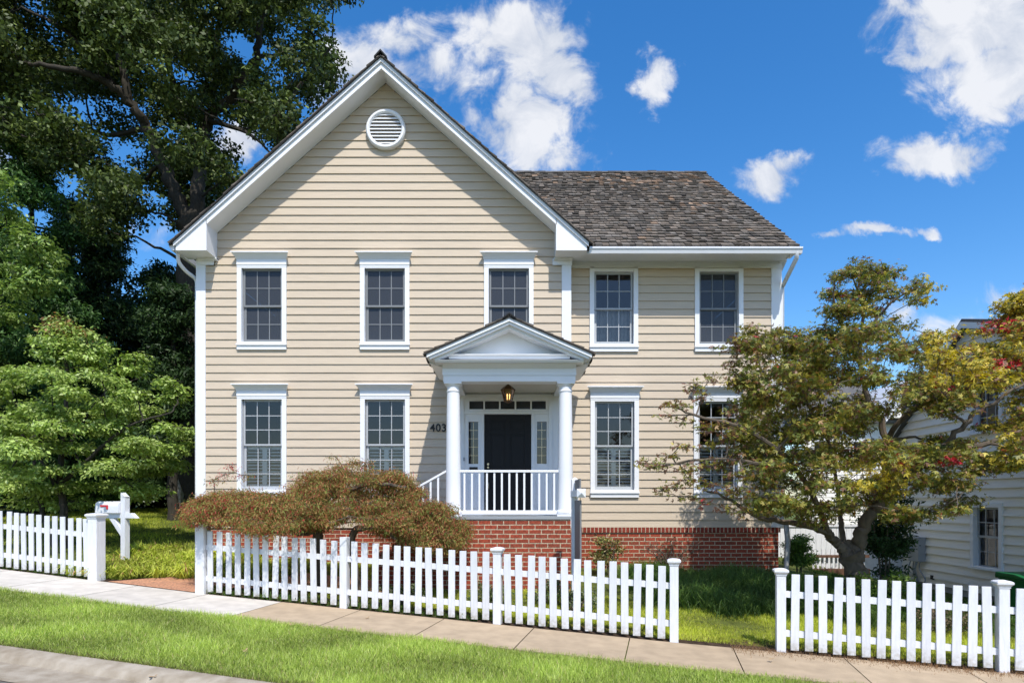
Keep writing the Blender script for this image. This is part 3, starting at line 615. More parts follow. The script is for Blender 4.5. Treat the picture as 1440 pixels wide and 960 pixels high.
# door & surround
m = MB(); yd = YF - .02
mid0, mid1 = gx(681), gx(747); dz1 = zr(1.70)
def frame_rects(m, x0, x1, z0, z1, holes, y0, y1):
    xs = sorted({x0, x1} | {h for o in holes for h in o[:2]}); zs = sorted({z0, z1} | {h for o in holes for h in o[2:]})
    for a, b in zip(xs[:-1], xs[1:]):
        for c, d in zip(zs[:-1], zs[1:]):
            cx, cz = (a + b) / 2, (c + d) / 2
            if not any(o[0] < cx < o[1] and o[2] < cz < o[3] for o in holes): m.box((a, y0, c), (b, y1, d))
slx = [(gx(659), gx(672.6)), (gx(755), gx(768.6))]; slz = (zr((705 - 652) / PF), zr((705 - 593) / PF)); trz = (zr((705 - 575.5) / PF), zr((705 - 564) / PF))
tr = [gx(659) + i * (gx(768.6) - gx(659)) / 5 for i in range(6)]
holes = [(mid0, mid1, FLZ, dz1)] + [(a, b, *slz) for a, b in slx] + [(tr[i] + .015, tr[i + 1] - .015, *trz) for i in range(5)]
frame_rects(m, DX0, gx(775), FLZ, zr(2.12), holes, yd - .02, YF + .05)
m.box((DX0 - .02, yd - .05, FLZ), (DX0 + .05, yd - .021, zr(2.02))).box((gx(775) - .05, yd - .05, FLZ), (gx(775) + .02, yd - .021, zr(2.02))).box((DX0 - .03, yd - .06, zr(2.021)), (gx(775) + .03, yd - .021, zr(2.08)))
m.box((mid0 - .07, yd - .04, FLZ), (mid0 - .005, yd - .021, dz1 + .06)).box((mid1 + .005, yd - .04, FLZ), (mid1 + .07, yd - .021, dz1 + .06)).box((DX0 + .051, yd - .045, dz1 + .005), (gx(775) - .051, yd - .0205, dz1 + .055))
for a, b in slx: m.box((a, yd - .03, FLZ + .12), (b, yd - .0205, slz[0] - .12))
m.box((gx(775) + .021, YF - .04, FLZ), (gx(789), YF + .03, zr(2.12)))
sur = m.build('door_surround', M['white'], house)
for a, b in slx:
    m = MB().poly([(a, YF + .01, slz[0]), (b, YF + .01, slz[0]), (b, YF + .01, slz[1]), (a, YF + .01, slz[1])]); s = m.build('sidelight', M['glass'], sur)
    m = MB(); xm = (a + b) / 2
    m.box((xm - .004, YF - .003, slz[0]), (xm + .004, YF + .006, slz[1]))
    for k in range(1, 5): zz = slz[0] + (slz[1] - slz[0]) * k / 5; m.box((a, YF - .002, zz - .004), (b, YF + .005, zz + .004))
    m.build('muntin', M['brass'], s)
for i in range(5): MB().poly([(tr[i], YF + .01, trz[0]), (tr[i + 1], YF + .01, trz[0]), (tr[i + 1], YF + .01, trz[1]), (tr[i], YF + .01, trz[1])]).build('transom_pane', M['screen'], sur)
m = MB(); pw = (mid1 - mid0); rec = []
for (a, b) in ((.14, .45), (.55, .86)):
    for (c, d) in ((.84, .94), (.47, .80), (.10, .42)): rec.append((mid0 + a * pw, mid0 + b * pw, FLZ + c * (dz1 - FLZ), FLZ + d * (dz1 - FLZ)))
frame_rects(m, mid0 + .004, mid1 - .004, FLZ + .01, dz1 - .004, rec, YF - .012, YF + .03)
for (a, b, c, d) in rec: m.box((a, YF + .0, c), (b, YF + .02, d)); m.box((a + .03, YF - .009, c + .03), (b - .03, YF - .0005, d - .03))
door = m.build('front_door', M['door'], house, bevel=.002)
m = MB(); hx = gx(686.5)
for zz, r in (((705 - 652.5) / PF, .026), ((705 - 657) / PF, .022)): m.tube([(hx, YF - .012, zr(zz)), (hx, YF - .05, zr(zz))], [r, r * .8], 14)
m.build('door_lock', M['brass'], door); MB().tube(spline([(hx + .01, YF - .014, zr(.37)), (hx + .01, YF - .06, zr(.35)), (hx + .01, YF - .06, zr(.28)), (hx + .01, YF - .014, zr(.25))]), .009, 8).build('handle', M['brass'], door, smooth=True)
MB().box((slx[0][0] + .02, YF - .056, zr((705 - 660) / PF)), (slx[0][1] - .01, YF - .041, zr((705 - 656.5) / PF))).build('letter_plate', M['black'], sur)
MB().box((gx(652), yd - .065, zr(.79)), (gx(654), yd - .051, zr(.86))).build('doorbell', M['util'], sur)
def text_mesh(txt, size, loc, mat_, parent, name, ext=.006, sx=1, spacing=1.1):
    cu = bpy.data.curves.new(name, 'FONT'); cu.body = txt; cu.size = size; cu.extrude = ext; cu.space_character = spacing; cu.offset = .004
    t = bpy.data.objects.new(name, cu); sc.collection.objects.link(t); dg = bpy.context.evaluated_depsgraph_get(); dg.update()
    me = bpy.data.meshes.new_from_object(t.evaluated_get(dg)); bpy.data.objects.remove(t)
    me.transform(Matrix.Diagonal((sx, 1, 1, 1))); me.transform(Matrix.Rotation(R(90), 4, 'X')); off = rootloc(parent); me.transform(Matrix.Translation(Vector(loc) - off)); me.name = name
    o = bpy.data.objects.new(name, me); sc.collection.objects.link(o); me.materials.clear(); me.materials.append(mat_); o.parent = parent; return o
text_mesh('403', .21, (gx(605), YF - .033, zr((705 - 606.5) / PF)), M['black'], house, 'house_number', sx=.95, spacing=1.12)

# lantern
lz = zr(2.14); lx, ly = PXC - .025, 11.25
lan = empty('hanging_lantern', (lx, ly, lz), 'small bronze hanging lantern glowing above the black front door', 'lantern')
ls = 1.0
MB().lathe((lx, ly, lz - .02), [(.055, 0), (.055, .015), (.01, .02)], 20).tube([(lx, ly, lz), (lx, ly, lz - .08)], .008, 8).build('stem', M['bronze'], lan, smooth=True)
MB().lathe((lx, ly, lz - .17), [(.135, 0), (.13, .012), (.08, .06), (.045, .085), (.02, .1), (.012, .11)], 6).build('cap', M['bronze'], lan)
m = MB().lathe((lx, ly, lz - .37), [(.02, -.03), (.07, -.005), (.075, .008), (.02, .01)], 6)
for k in range(6):
    t = math.pi / 3 * k; m.tube([(lx + .07 * math.cos(t), ly + .07 * math.sin(t), lz - .365), (lx + .118 * math.cos(t), ly + .118 * math.sin(t), lz - .165)], .006, 6)
m.build('frame', M['bronze'], lan)
m = MB(); 
for k in range(6):
    a, b = math.pi / 3 * k, math.pi / 3 * (k + 1); m.poly([(lx + .068 * math.cos(a), ly + .068 * math.sin(a), lz - .362), (lx + .068 * math.cos(b), ly + .068 * math.sin(b), lz - .362), (lx + .114 * math.cos(b), ly + .114 * math.sin(b), lz - .17), (lx + .114 * math.cos(a), ly + .114 * math.sin(a), lz - .17)])
m.build('lantern_glass', M['lglass'], lan)
m = MB()
for k in range(3):
    t = k * 2.1; m.lathe((lx + .028 * math.cos(t), ly + .028 * math.sin(t), lz - .33), [(.006, 0), (.006, .05), (.010, .065), (.008, .085), (.001, .10)], 8)
m.build('bulb', M['glow'], lan, smooth=True)

# ------------------------------------------------------------------ picket fences
def fence_z(xf): return ZC + float(np.interp(xf, FX, FZ))
pk = MB(); PH = .95
pk.v = []; pk.box((-.048, -.010, 0), (.048, .010, PH))
def cap(m, c, w, flat=False):
    if flat: m.box((c.x - w - .004, c.y - w - .004, c.z), (c.x + w + .004, c.y + w + .004, c.z + .012)); return
ang = math.atan(-.237)
def post(parent, xf, w, h, capped=True, rot=0):
    b = Vector((xf, 8.81 - .237 * xf, fence_z(xf) - .06)); m = MB(); Mx = Matrix.Translation(b) @ Matrix.Rotation(ang + rot, 4, 'Z')
    m.box((-w, -w, 0), (w, w, h), Mx); 
    o = m.build('post', M['fencew'], parent, bevel=.004)
    if capped:
        m = MB(); q = lambda e, z: [tuple(Mx @ Vector(p)) for p in ((-w - e, -w - e, z), (w + e, -w - e, z), (w + e, w + e, z), (-w - e, w + e, z))]
        lv = [(.006, h - .07), (.008, h - .05), (.022, h - .03), (.03, h - .022), (.03, h - .0), (.012, h + .012), (-w * .55, h + .022)]
        for (e0, z0), (e1, z1) in zip(lv[:-1], lv[1:]):
            A, B = q(e0, z0), q(e1, z1)
            for k in range(4): m.poly([A[k], A[(k + 1) % 4], B[(k + 1) % 4], B[k]])
        m.poly(q(*lv[-1])); m.build('post_cap', M['fencew'], o)
    return o
pm = None
def fence(x0, x1, posts, label, skip0=False, skip1=False):
    global pm
    base = Vector((x0, 8.81 - .237 * x0, fence_z(x0))); f = empty('picket_fence', base, label, 'fence', 'white picket fences along the sidewalk')
    r = random.Random(int(x0 * 100))
    for (xp, w, h, c) in posts: post(f, xp, w, h, c)
    # rails, sampled along the slope
    bays = sorted([p[0] for p in posts] + ([x0] if skip0 else []) + ([x1] if skip1 else []))
    for a, b in zip(bays[:-1], bays[1:]):
        for zc in (.20, .69):
            m = MB(); n = 6; hh = .04
            for k in range(n):
                u0, u1 = a + (b - a) * k / n, a + (b - a) * (k + 1) / n
                A = Vector((u0, 8.81 - .237 * u0, fence_z(u0) + zc)); B = Vector((u1, 8.81 - .237 * u1, fence_z(u1) + zc))
                nn = Vector((NX, NY, 0)) * .0175
                m.prism([A - nn - Vector((0, 0, hh)), A + nn - Vector((0, 0, hh)), A + nn + Vector((0, 0, hh)), A - nn + Vector((0, 0, hh))], B - A)
            m.build('rail', M['fencew'], f)
        n = max(1, round((b - a) / .158)) ; 
        for k in range(1, n):
            u = a + (b - a) * k / n + r.uniform(-.004, .004)
            if pm is None: 
                o = pk.build('picket', M['picket'], f, bevel=.003, absolute=False); pm = o
            else: 
                o = pm.copy(); sc.collection.objects.link(o); o.parent = f
            p = Vector((u, 8.81 - .237 * u, fence_z(u))) - Vector((NX, NY, 0)) * .029
            o.location = p - base + Vector((0, 0, r.uniform(-.008, .008))); o.rotation_euler = (r.uniform(-.012, .012), r.uniform(-.02, .02), ang + r.uniform(-.03, .03))
fence(-9.19, -6.82, [(-9.19, .058, 1.06, True), (-6.82, .088, 1.10, True)], 'white picket fence left of the brick path, ending in the thick post beside the mailbox')
fence(-11.56 + .0, -9.19, [(-11.56, .058, 1.06, True)], 'short white picket fence bay outside the left edge of the photo', skip1=True) if False else None
fence(-4.85, 2.12, [(-4.85, .078, 1.15, True), (-2.475, .055, 1.07, False), (-.2, .055, 1.07, True), (2.12, .055, 1.09, True)], 'longest white picket fence, running in front of the porch and the red laceleaf maple')
fence(3.387, 8.2, [(3.387, .055, 1.05, True), (5.75, .055, 1.08, True), (8.12, .055, 1.08, True)], 'white picket fence right of the lawn gap, under the green and gold maple')

# ------------------------------------------------------------------ mailbox
def mailbox():
    d = 11.9; X = (176 - 720) / F * d; g = float(H(X, d)); f = F / d
    z = lambda py: ZC + (705 - py) / f
    root = empty('mailbox', (X, d, g), 'white rural mailbox with red flag on white wooden arm post behind left fence', 'mailbox')
    w = .052; rz = R(-18)
    Mx = Matrix.Translation((X, d, 0)) @ Matrix.Rotation(rz, 4, 'Z')
    m = MB(); m.box((-w, -w, g - .1), (w, w, z(698)), Mx)
    m.prism([tuple(Mx @ Vector(p)) for p in ((-w, -w, z(698)), (w, -w, z(698) - .03), (w, -w, z(698)), (-w, -w, z(692)))], Mx.to_3x3() @ Vector((0, 2 * w, 0)))
    m.build('post', M['fencew'], root)
    m = MB(); zt, zb = z(721), z(728)
    m.box((-.62, -.045, zb), (-w - .001, .045, zt), Mx)
    m.prism([tuple(Mx @ Vector(p)) for p in ((w + .001, -.045, zb), (w + .25, -.045, zb), (w + .13, -.045, zt), (w + .001, -.045, zt))], Mx.to_3x3() @ Vector((0, .09, 0)))
    m.build('arm', M['fencew'], root)
    MB().prism([tuple(Mx @ Vector(p)) for p in ((-.36, -.035, zb - .001), (-.24, -.035, zb - .001), (-w, -.035, zb - .24), (-w, -.035, zb - .36))], Mx.to_3x3() @ Vector((0, .07, 0))).build('brace', M['fencew'], root)
    # body: arched tunnel
    hw = .10; n = 12; bt = zt + .002; hh = .12
    prof = [(-hw, 0), (-hw, hh)] + [(-hw * math.cos(math.pi * k / n), hh + hw * math.sin(math.pi * k / n)) for k in range(1, n)] + [(hw, hh), (hw, 0)]
    x0, x1 = -.60, -.058
    m = MB().prism([tuple(Mx @ Vector((x0, a, bt + b))) for a, b in prof], Mx.to_3x3() @ Vector((x1 - x0, 0, 0))); body = m.build('box', M['metalw'], root, smooth=True)
    m = MB().prism([tuple(Mx @ Vector((x0 - .022, a * 1.06, bt + b * 1.03))) for a, b in prof], Mx.to_3x3() @ Vector((.021, 0, 0))); dr = m.build('door', M['metalw'], root, smooth=True)
    MB().box((x0 - .035, -.008, bt + .15), (x0 - .022, .008, bt + .20), Mx).build('latch', M['util'], dr)
    m = MB(); m.box((-.49, -hw - .012, bt + .115), (-.30, -hw - .002, bt + .150), Mx); m.box((-.34, -hw - .012, bt + .07), (-.30, -hw - .002, bt + .1149), Mx); m.build('flag', M['red'], root)
mailbox()

# ------------------------------------------------------------------ sign post
def signpost():
    X = .985; y0 = 9.95; g = float(H(X, y0)); f = F / y0; z = lambda py: ZC + (705 - py) / f
    root = empty('sign_post', (X, y0, g), 'white wooden sign post with pale panel painted shade grey hanging from its arm, behind picket fence', 'sign')
    w = .052; m = MB().box((X - w, y0 - w, g - .1), (X + w, y0 + w, z(674))); 
    m.lathe((X, y0, z(674)), [(w * 1.1, 0), (.01, .035)], 4); m.build('post', M['white'], root, bevel=.003)
    ye = 9.05; za, zb = ZC + (705 - 688) / (F / ye) * 1.0, ZC + (705 - 698) / (F / ye)
    m = MB().box((X - .048, ye, zb), (X + .048, y0 - w - .001, za)); m.box((X - .048, y0 + w + .001, zb), (X + .048, y0 + .2, za)); m.build('arm', M['white'], root, bevel=.003)
    q = lambda e, y: [(X - e, y, (za + zb) / 2 - e * 1.0), (X + e, y, (za + zb) / 2 - e), (X + e, y, (za + zb) / 2 + e), (X - e, y, (za + zb) / 2 + e)]
    m = MB(); A, B, C_ = q(.062, ye - .001), q(.062, ye - .02), q(.004, ye - .06)
    for a, b in ((A, B), (B, C_)):
        for k in range(4): m.poly([a[k], a[(k + 1) % 4], b[(k + 1) % 4], b[k]])
    m.poly(A[::-1]); m.build('end_cap', M['white'], root)
    m = MB()
    for yy in (9.15, 9.75): m.tube([(X, yy, zb), (X, yy, zb - .05)], .006, 6)
    m.build('hook', M['brass'], root)
    MB().box((X - .012, 9.10, zb - .98), (X + .012, 9.87, zb - .05)).build('sign_panel', M['grey'], root)  # panel and rider are whitish; the grey of shade is painted into their colour
    MB().box((X - .01, 9.15, za + .001), (X + .01, 9.87, za + .16)).build('sign_rider', M['grey'], root)
signpost()

# ------------------------------------------------------------------ neighbour house (right)
NXW = 10.0
def nz(px, py): d = F * NXW / (px - 720); return d, ZC + (705 - py) / (F / d)
def neighbour():
    g = float(H(10, 13)); root = empty('neighbour_house', (NXW, 13, g), 'white clapboard house at right edge with gable end, sash windows and grey meter box', 'house')
    d1, d0 = 13.62, 12.95; ay, az = nz(1365, 452); yb = 16.6; 
    zt = lambda y: az - .06 - (y - ay) * .86 if y > ay else az - .06 - (ay - y) * .30
    # siding with gable: sample z limits through a0f/a1f
    w1 = (12.97, 13.68); w1z = (nz(1393, 797)[1], nz(1393, 713)[1]); w2z = (nz(1390, 604)[1], nz(1390, 528)[1])
    opens = [(w1[0], w1[1], *w1z), (w1[0], w1[1], *w2z)]
    m = MB(); y_front = 6.4
    eave_b = zt(yb); eave_f = zt(y_front)
    a0 = lambda z: y_front if z < eave_f else ay - (az - .06 - z) / .30
    a1 = lambda z: yb if z < eave_b else ay + (az - .06 - z) / .86
    siding(m, a0, a1, g + .15, az - .07, g + .1, .19, opens, lambda a, z, o: (NXW - o, a, z), lip=.045); m.build('side_wall', M['nsiding'], root)
    m = MB(); siding(m, lambda z: NXW, lambda z: 20, g + .15, eave_b, g + .1, .19, [], lambda a, z, o: (a, yb + o, z)); siding(m, lambda z: NXW, lambda z: 20, g + .15, eave_f, g + .1, .19, [], lambda a, z, o: (a, y_front - o, z)); m.build('front_wall', M['nsiding'], root)
    MB().box((NXW + .02, y_front + .02, g - .3), (20, yb - .02, g + .148)).build('foundation', M['block'], root)
    m = MB(); t = .10
    m.prism([(NXW - .2, y_front - .3, zt(y_front - .3)), (NXW - .2, ay, az - .06), (NXW - .2, yb + .3, zt(yb + .3)), (NXW - .2, yb + .3, zt(yb + .3) + t), (NXW - .2, ay, az + .06), (NXW - .2, y_front - .3, zt(y_front - .3) + t)], (10.4, 0, 0)); m.build('roof', M['shingle'], root)
    m = MB().prism([(NXW - .23, y_front - .3, zt(y_front - .3) - .06), (NXW - .23, ay, az - .14), (NXW - .23, yb + .3, zt(yb + .3) - .06), (NXW - .23, yb + .3, zt(yb + .3) + .05), (NXW - .23, ay, az - .01), (NXW - .23, y_front - .3, zt(y_front - .3) + .05)], (.028, 0, 0)); m.build('rake_board', M['white'], root)
    MB().box((NXW - .065, yb - .12, g + .1), (NXW + .02, yb + .02, eave_b)).build('corner_board', M['white'], root)
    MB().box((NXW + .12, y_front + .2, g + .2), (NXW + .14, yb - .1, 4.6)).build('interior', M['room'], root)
    for zz in (w1z, w2z):
        c = .09; m = MB(); yy0, yy1 = w1
        m.box((NXW - .07, yy0 - c, zz[0] - .03), (NXW + .05, yy0, zz[1] + c)).box((NXW - .07, yy1, zz[0] - .03), (NXW + .05, yy1 + c, zz[1] + c)).box((NXW - .07, yy0, zz[1]), (NXW + .05, yy1, zz[1] + c))
        w = m.build('window', M['white'], root); MB().box((NXW - .1, yy0 - c - .03, zz[0] - .07), (NXW + .05, yy1 + c + .03, zz[0] - .031)).build('sill', M['white'], w)
        zm = (zz[0] + zz[1]) / 2; m = MB(); st = .045
        for (s0, s1, xs) in ((zm - .02, zz[1], NXW + .02), (zz[0] - .03, zm + .02, NXW + .05)):
            m.box((xs, yy0, s0), (xs + .03, yy0 + st, s1)).box((xs, yy1 - st, s0), (xs + .03, yy1, s1)).box((xs + .001, yy0 + st, s0), (xs + .029, yy1 - st, s0 + st)).box((xs + .001, yy0 + st, s1 - st), (xs + .029, yy1 - st, s1))
            for k in (1, 2): y_ = yy0 + (yy1 - yy0) * k / 3; m.box((xs + .005, y_ - .01, s0), (xs + .022, y_ + .01, s1))
            m.box((xs + .006, yy0, (s0 + s1) / 2 - .01), (xs + .021, yy1, (s0 + s1) / 2 + .01))
        s = m.build('sash', M['sashw'], w); MB().poly([(NXW + .06, yy1, zz[0] - .03), (NXW + .06, yy0, zz[0] - .03), (NXW + .06, yy0, zz[1]), (NXW + .06, yy1, zz[1])]).build('pane', M['glass'], s)
    # meter box
    dy0, mz1 = nz(1303, 755); dy1, mz0 = nz(1286, 786); m = MB().box((NXW - .22, dy0 - .03, mz0 - .02), (NXW - .03, dy1 - .1, mz1)); mbx = m.build('meter_box', M['util'], root, bevel=.01)
    MB().tube([(NXW - .23, dy1 - .22, (mz0 + mz1) / 2), (NXW - .32, dy1 - .22, (mz0 + mz1) / 2)], .07, 16).build('meter_dial', M['util'], mbx)
    m = MB()
    for k in range(4):
        y_ = dy0 + .05 + k * .12; m.tube(spline([(NXW - .12, y_, mz0 - .01), (NXW - .12 - .04 * (k % 2), y_ + .03, mz0 - .2), (NXW - .08, y_ + random.uniform(-.15, .15), mz0 - .45), (NXW - .08, y_ + .1, g + .05)]), .016 + .012 * (k == 1), 8)
    m.build('cable', M['util'], mbx, smooth=True)
    MB().box((NXW - .05, nz(1313, 806)[0] - .05, g + .26), (NXW - .02, nz(1313, 806)[0] + .05, g + .36)).build('vent', M['black'], root)
neighbour()
def far_house():
    y = 24.; f = F / y; X = lambda px: (px - 720) / f; z = lambda py: ZC + (705 - py) / f; g = -.9
    root = empty('neighbour_house', (X(1215), y, g), 'distant white house with grey roof and brick chimney, seen through the maple branches', 'house')
    m = MB(); siding(m, lambda q: X(1130), lambda q: X(1300), g, z(590), g, .17, [], lambda a, zz, o: (a, y - o, zz)); m.build('wall', M['nsiding'], root)
    m = MB().prism([(X(1120), y - .4, z(592)), (X(1120), y + 4, z(592) + 2.4), (X(1120), y + 8.4, z(592)), (X(1120), y + 8.4, z(592) - .1), (X(1120), y - .4, z(592) - .1)], (X(1275) - X(1120), 0, 0)); rf = m.build('roof', M['shingle'], root)
    m = MB().prism([(X(1232), y - .6, z(590)), (X(1268), y - .6, z(540)), (X(1304), y - .6, z(590))], (0, 6, 0)); m.build('dormer', M['nsiding'], root)
    m = MB()
    for s in (-1, 1): m.prism([(X(1268), y - .8, z(536)), (X(1268 + s * 40), y - .8, z(592)), (X(1268 + s * 40), y - .8, z(598)), (X(1268), y - .8, z(544))], (0, 6.3, 0))
    m.build('rake_board', M['white'], root)
    MB().box((X(1276), y + 4, z(560)), (X(1292), y + 5, z(528))).build('chimney', M['brick'], rf)
    for px in (1160, 1215): 
        w = MB().box((X(px) - .5, y - .06, z(660)), (X(px) + .5, y - .025, z(618))).build('window', M['white'], root); MB().box((X(px) - .42, y - .08, z(657)), (X(px) + .42, y - .061, z(621))).build('pane', M['door'], w)
far_house()
def board_fence():
    y = 16.2; x0, x1 = 6.2, 10.2; g = float(H(8, y)); root = empty('board_fence', (x0, y, g), 'white vertical board fence closing the side yard between the two houses', 'fence')
    top = ZC + (705 - 737) / (F / y); m = MB(); n = int((x1 - x0) / .13)
    for k in range(n): m.box((x0 + k * .13, y, g - .3), (x0 + k * .13 + .124, y + .02, top - .06))
    m.build('board_panel', M['fencew'], root); MB().box((x0, y - .03, top - .059), (x1, y + .05, top)).build('rail', M['fencew'], root)
    for xx in (x0, x0 + 2.2, x1): MB().box((xx - .06, y - .05, g - .3), (xx + .06, y + .07, top + .06)).build('post', M['gutterg'] if xx == x0 + 2.2 else M['fencew'], root)
    y = 14.6; x0, x1 = 6.9, 8.2; g = float(H(7.5, y)); root = empty('low_picket_fence', (x0, y, g), 'low white picket border with brown top rail beside the maple trunk', 'fence')
    zt = ZC + (705 - 778) / (F / y); MB().box((x0, y - .04, zt - .09), (x1, y + .04, zt - .03)).build('rail', M['brown'], root)
    for k in range(12): MB().box((x0 + .03 + k * .105, y + .05, g - .1), (x0 + .08 + k * .105, y + .07, zt + .10)).build('picket', M['fencew'], root)
    MB().box((x0, y - .06, g - .1), (x1, y + .1, g + .12)).build('edging', M['brown'], root)
board_fence()
def bin_():
    x, y = 9.35, 11.5; g = float(H(x, y)); root = empty('wheelie_bin', (x, y, g), 'dark green plastic wheeled bin against the neighbouring wall behind right fence', 'bin')
    zt = ZC + (705 - 806) / (F / y); h = zt - g; m = MB()
    a, b = .24, .30
    for (r0, z0_, r1, z1_) in ((a, g + .06, b, zt - .09),):
        p0 = [(x - r0, y - r0, z0_), (x + r0, y - r0, z0_), (x + r0, y + r0, z0_), (x - r0, y + r0, z0_)]; p1 = [(x - r1, y - r1, z1_), (x + r1, y - r1, z1_), (x + r1, y + r1, z1_), (x - r1, y + r1, z1_)]
        for k in range(4): m.poly([p0[k], p0[(k + 1) % 4], p1[(k + 1) % 4], p1[k]])
        m.poly(p0[::-1]); m.poly(p1)
    m.box((x - .32, y - .32, zt - .12), (x + .32, y + .32, zt - .085)); m.build('body', M['green'], root, bevel=.01)
    m = MB().prism([(x - .34, y - .35, zt - .08), (x - .34, y - .35, zt - .05), (x - .34, y - .1, zt), (x - .34, y + .34, zt), (x - .34, y + .36, zt - .08)], (.68, 0, 0)); m.build('lid', M['green'], root, bevel=.01)
    MB().tube([(x - .3, y + .38, zt - .1), (x + .3, y + .38, zt - .1)], .018, 10).build('handle', M['green'], root)
    for s in (-1, 1): MB().tube([(x + s * .25, y + .25, g + .1), (x + s * .30, y + .25, g + .1)], .1, 18).build('wheel', M['black'], root)
bin_()

# ------------------------------------------------------------------ vegetation
def unit(v): return v / np.maximum(np.linalg.norm(v, axis=-1, keepdims=True), 1e-9)
def leaves(pos, size, cols, up=.7, droop=.2, ratio=.5, rng_=rng, outward=None, star=False):
    """rhombic leaves (or three-lobed when star) -> verts, colours"""
    n = len(pos); nrm = rng_.normal(size=(n, 3)) * (1 - up) + np.array([0, 0, up])
    if outward is not None: nrm = nrm + outward * .5
    nrm = unit(nrm); d = rng_.normal(size=(n, 3)); d[:, 2] -= droop * 2; d = unit(d - nrm * np.sum(d * nrm, 1, keepdims=True)); s = np.cross(nrm, d)
    L_ = size[:, None] if hasattr(size, '__len__') else np.full((n, 1), size); L_ = L_ * rng_.uniform(.65, 1.25, (n, 1))
    def rh(dd, ss, l, w): 
        return np.stack([pos, pos + dd * l * .45 + ss * l * w * .5, pos + dd * l, pos + dd * l * .45 - ss * l * w * .5], 1)
    if not star: return rh(d, s, L_, ratio), cols
    out = [rh(d, s, L_, .34)]
    for a in (.85, -.85): dd = d * math.cos(a) + s * math.sin(a); out.append(rh(dd, np.cross(nrm, dd), L_ * .85, .34))
    return np.concatenate(out, 0), np.concatenate([cols] * 3, 0)
def palette(n, cols, w=None, var=.18, rng_=rng):
    c = np.array(cols)[rng_.choice(len(cols), n, p=w)]; return c * rng_.uniform(1 - var, 1 + var, (n, 1))
def limb(mb, pts, r0, r1, sides=8, n=5, wob=0, rr=random):
    p = spline(pts, n); 
    if wob: p = [p[0]] + [q + Vector((rr.uniform(-wob, wob), rr.uniform(-wob, wob), rr.uniform(-wob, wob))) for q in p[1:-1]] + [p[-1]]
    k = len(p); mb.tube(p, [r0 + (r1 - r0) * (i / (k - 1)) for i in range(k)], sides, cap=True); return p
def clump_tree(name, label, cat, base, limbs, clumps, nleaf, lsize, cols, weights, bark, lmat, group=None, up=.6, droop=.3, ratio=.5, star=False, twig=.012, flat=1.0, shell=.35, colfn=None, twigs=5, seed=1):
    """limbs: [(points, r0, r1)], clumps: [(center, (rx,ry,rz), weight)]"""
    rr = random.Random(seed); rg = np.random.default_rng(seed)
    root = empty(name, base, label, cat, group); mb = MB(); skel = []
    for pts, r0, r1 in limbs:
        p = limb(mb, pts, r0, r1, 10 if r0 > .1 else 7, 6, wob=r0 * .25, rr=rr); k = len(p)
        skel += [(q, r0 + (r1 - r0) * i / (k - 1)) for i, q in enumerate(p) if i > 1]
    tot = sum(c[2] * c[1][0] * c[1][1] * max(c[1][2], .12) ** .6 for c in clumps); P_, C_, O_ = [], [], []
    sk = np.array([tuple(q) for q, _ in skel]); sr = np.array([r for _, r in skel])
    d0 = [np.min(np.linalg.norm(sk - np.array(tuple(c[0])), axis=1)) for c in clumps]; clumps = [clumps[i] for i in np.argsort(d0)]
    for (c, rad, w) in clumps:
        c = Vector(c); dv = sk - np.array(tuple(c)); dist = np.linalg.norm(dv, axis=1) + np.maximum(dv[:, 2], 0) * 1.5; i = int(np.argmin(dist)); a = Vector(sk[i]); r0 = min(sr[i] * .7, .02 + .018 * (c - a).length)
        mid = a.lerp(c, .5) + Vector((rr.uniform(-.1, .1), rr.uniform(-.1, .1), rr.uniform(0, .12))) * (c - a).length
        if (c - a).length > .1: p = limb(mb, [a, mid, c], max(r0, twig), twig, 6, 5, wob=.03 * (c - a).length, rr=rr); nk = len(p); sk = np.concatenate([sk, np.array([tuple(q) for q in p[2:]])]); sr = np.concatenate([sr, np.linspace(max(r0, twig), twig, nk)[2:]])
        for t in range(twigs):
            e = c + Vector((rr.uniform(-1, 1) * rad[0], rr.uniform(-1, 1) * rad[1], rr.uniform(-.6, .8) * rad[2])) * .85
            limb(mb, [c, c.lerp(e, .5) + Vector((0, 0, .05 * rad[0])), e], twig, twig * .35, 4, 3, wob=.01, rr=rr)
        n = max(12, int(nleaf * w * rad[0] * rad[1] * max(rad[2], .12) ** .6 / tot))
        # leaves gathered in small sprays within the clump
        ns = max(4, n // 22); dirs = unit(rg.normal(size=(ns, 3))); rad_ = (shell + (1 - shell) * rg.random((ns, 1)) ** .5) * rg.uniform(.75, 1.12, (ns, 1))
        sp = dirs * rad_ * np.array(rad); sp[:, 2] -= flat * .12 * (sp[:, 0] ** 2 + sp[:, 1] ** 2) / max(rad[0], .1)
        idx = rg.integers(0, ns, n); sr_ = np.array([.17, .17, .075]) * max(.5, min(1.3, rad[0])) * (lsize / .09) ** .5
        pos = sp[idx] + rg.normal(size=(n, 3)) * sr_; P_.append(pos + np.array(tuple(c))); O_.append(dirs[idx])
        cc = palette(n, cols, weights, rng_=rg) * (rg.uniform(.8, 1.2, (ns, 1))[idx]) * rg.uniform(.88, 1.12)
        C_.append(cc)
    pos = np.concatenate(P_); col = np.concatenate(C_); ow = np.concatenate(O_)
    if colfn is not None: col = colfn(pos, col, rg)
    ztest = H(pos[:, 0], pos[:, 1]) + .02; pos[:, 2] = np.maximum(pos[:, 2], ztest)
    v, cc = leaves(pos, np.full(len(pos), lsize), col, up, droop, ratio, rg, ow, star)
    mb.build('trunk', bark, root, smooth=True); np_mesh('crown', v, 4, lmat, cc, root); return root
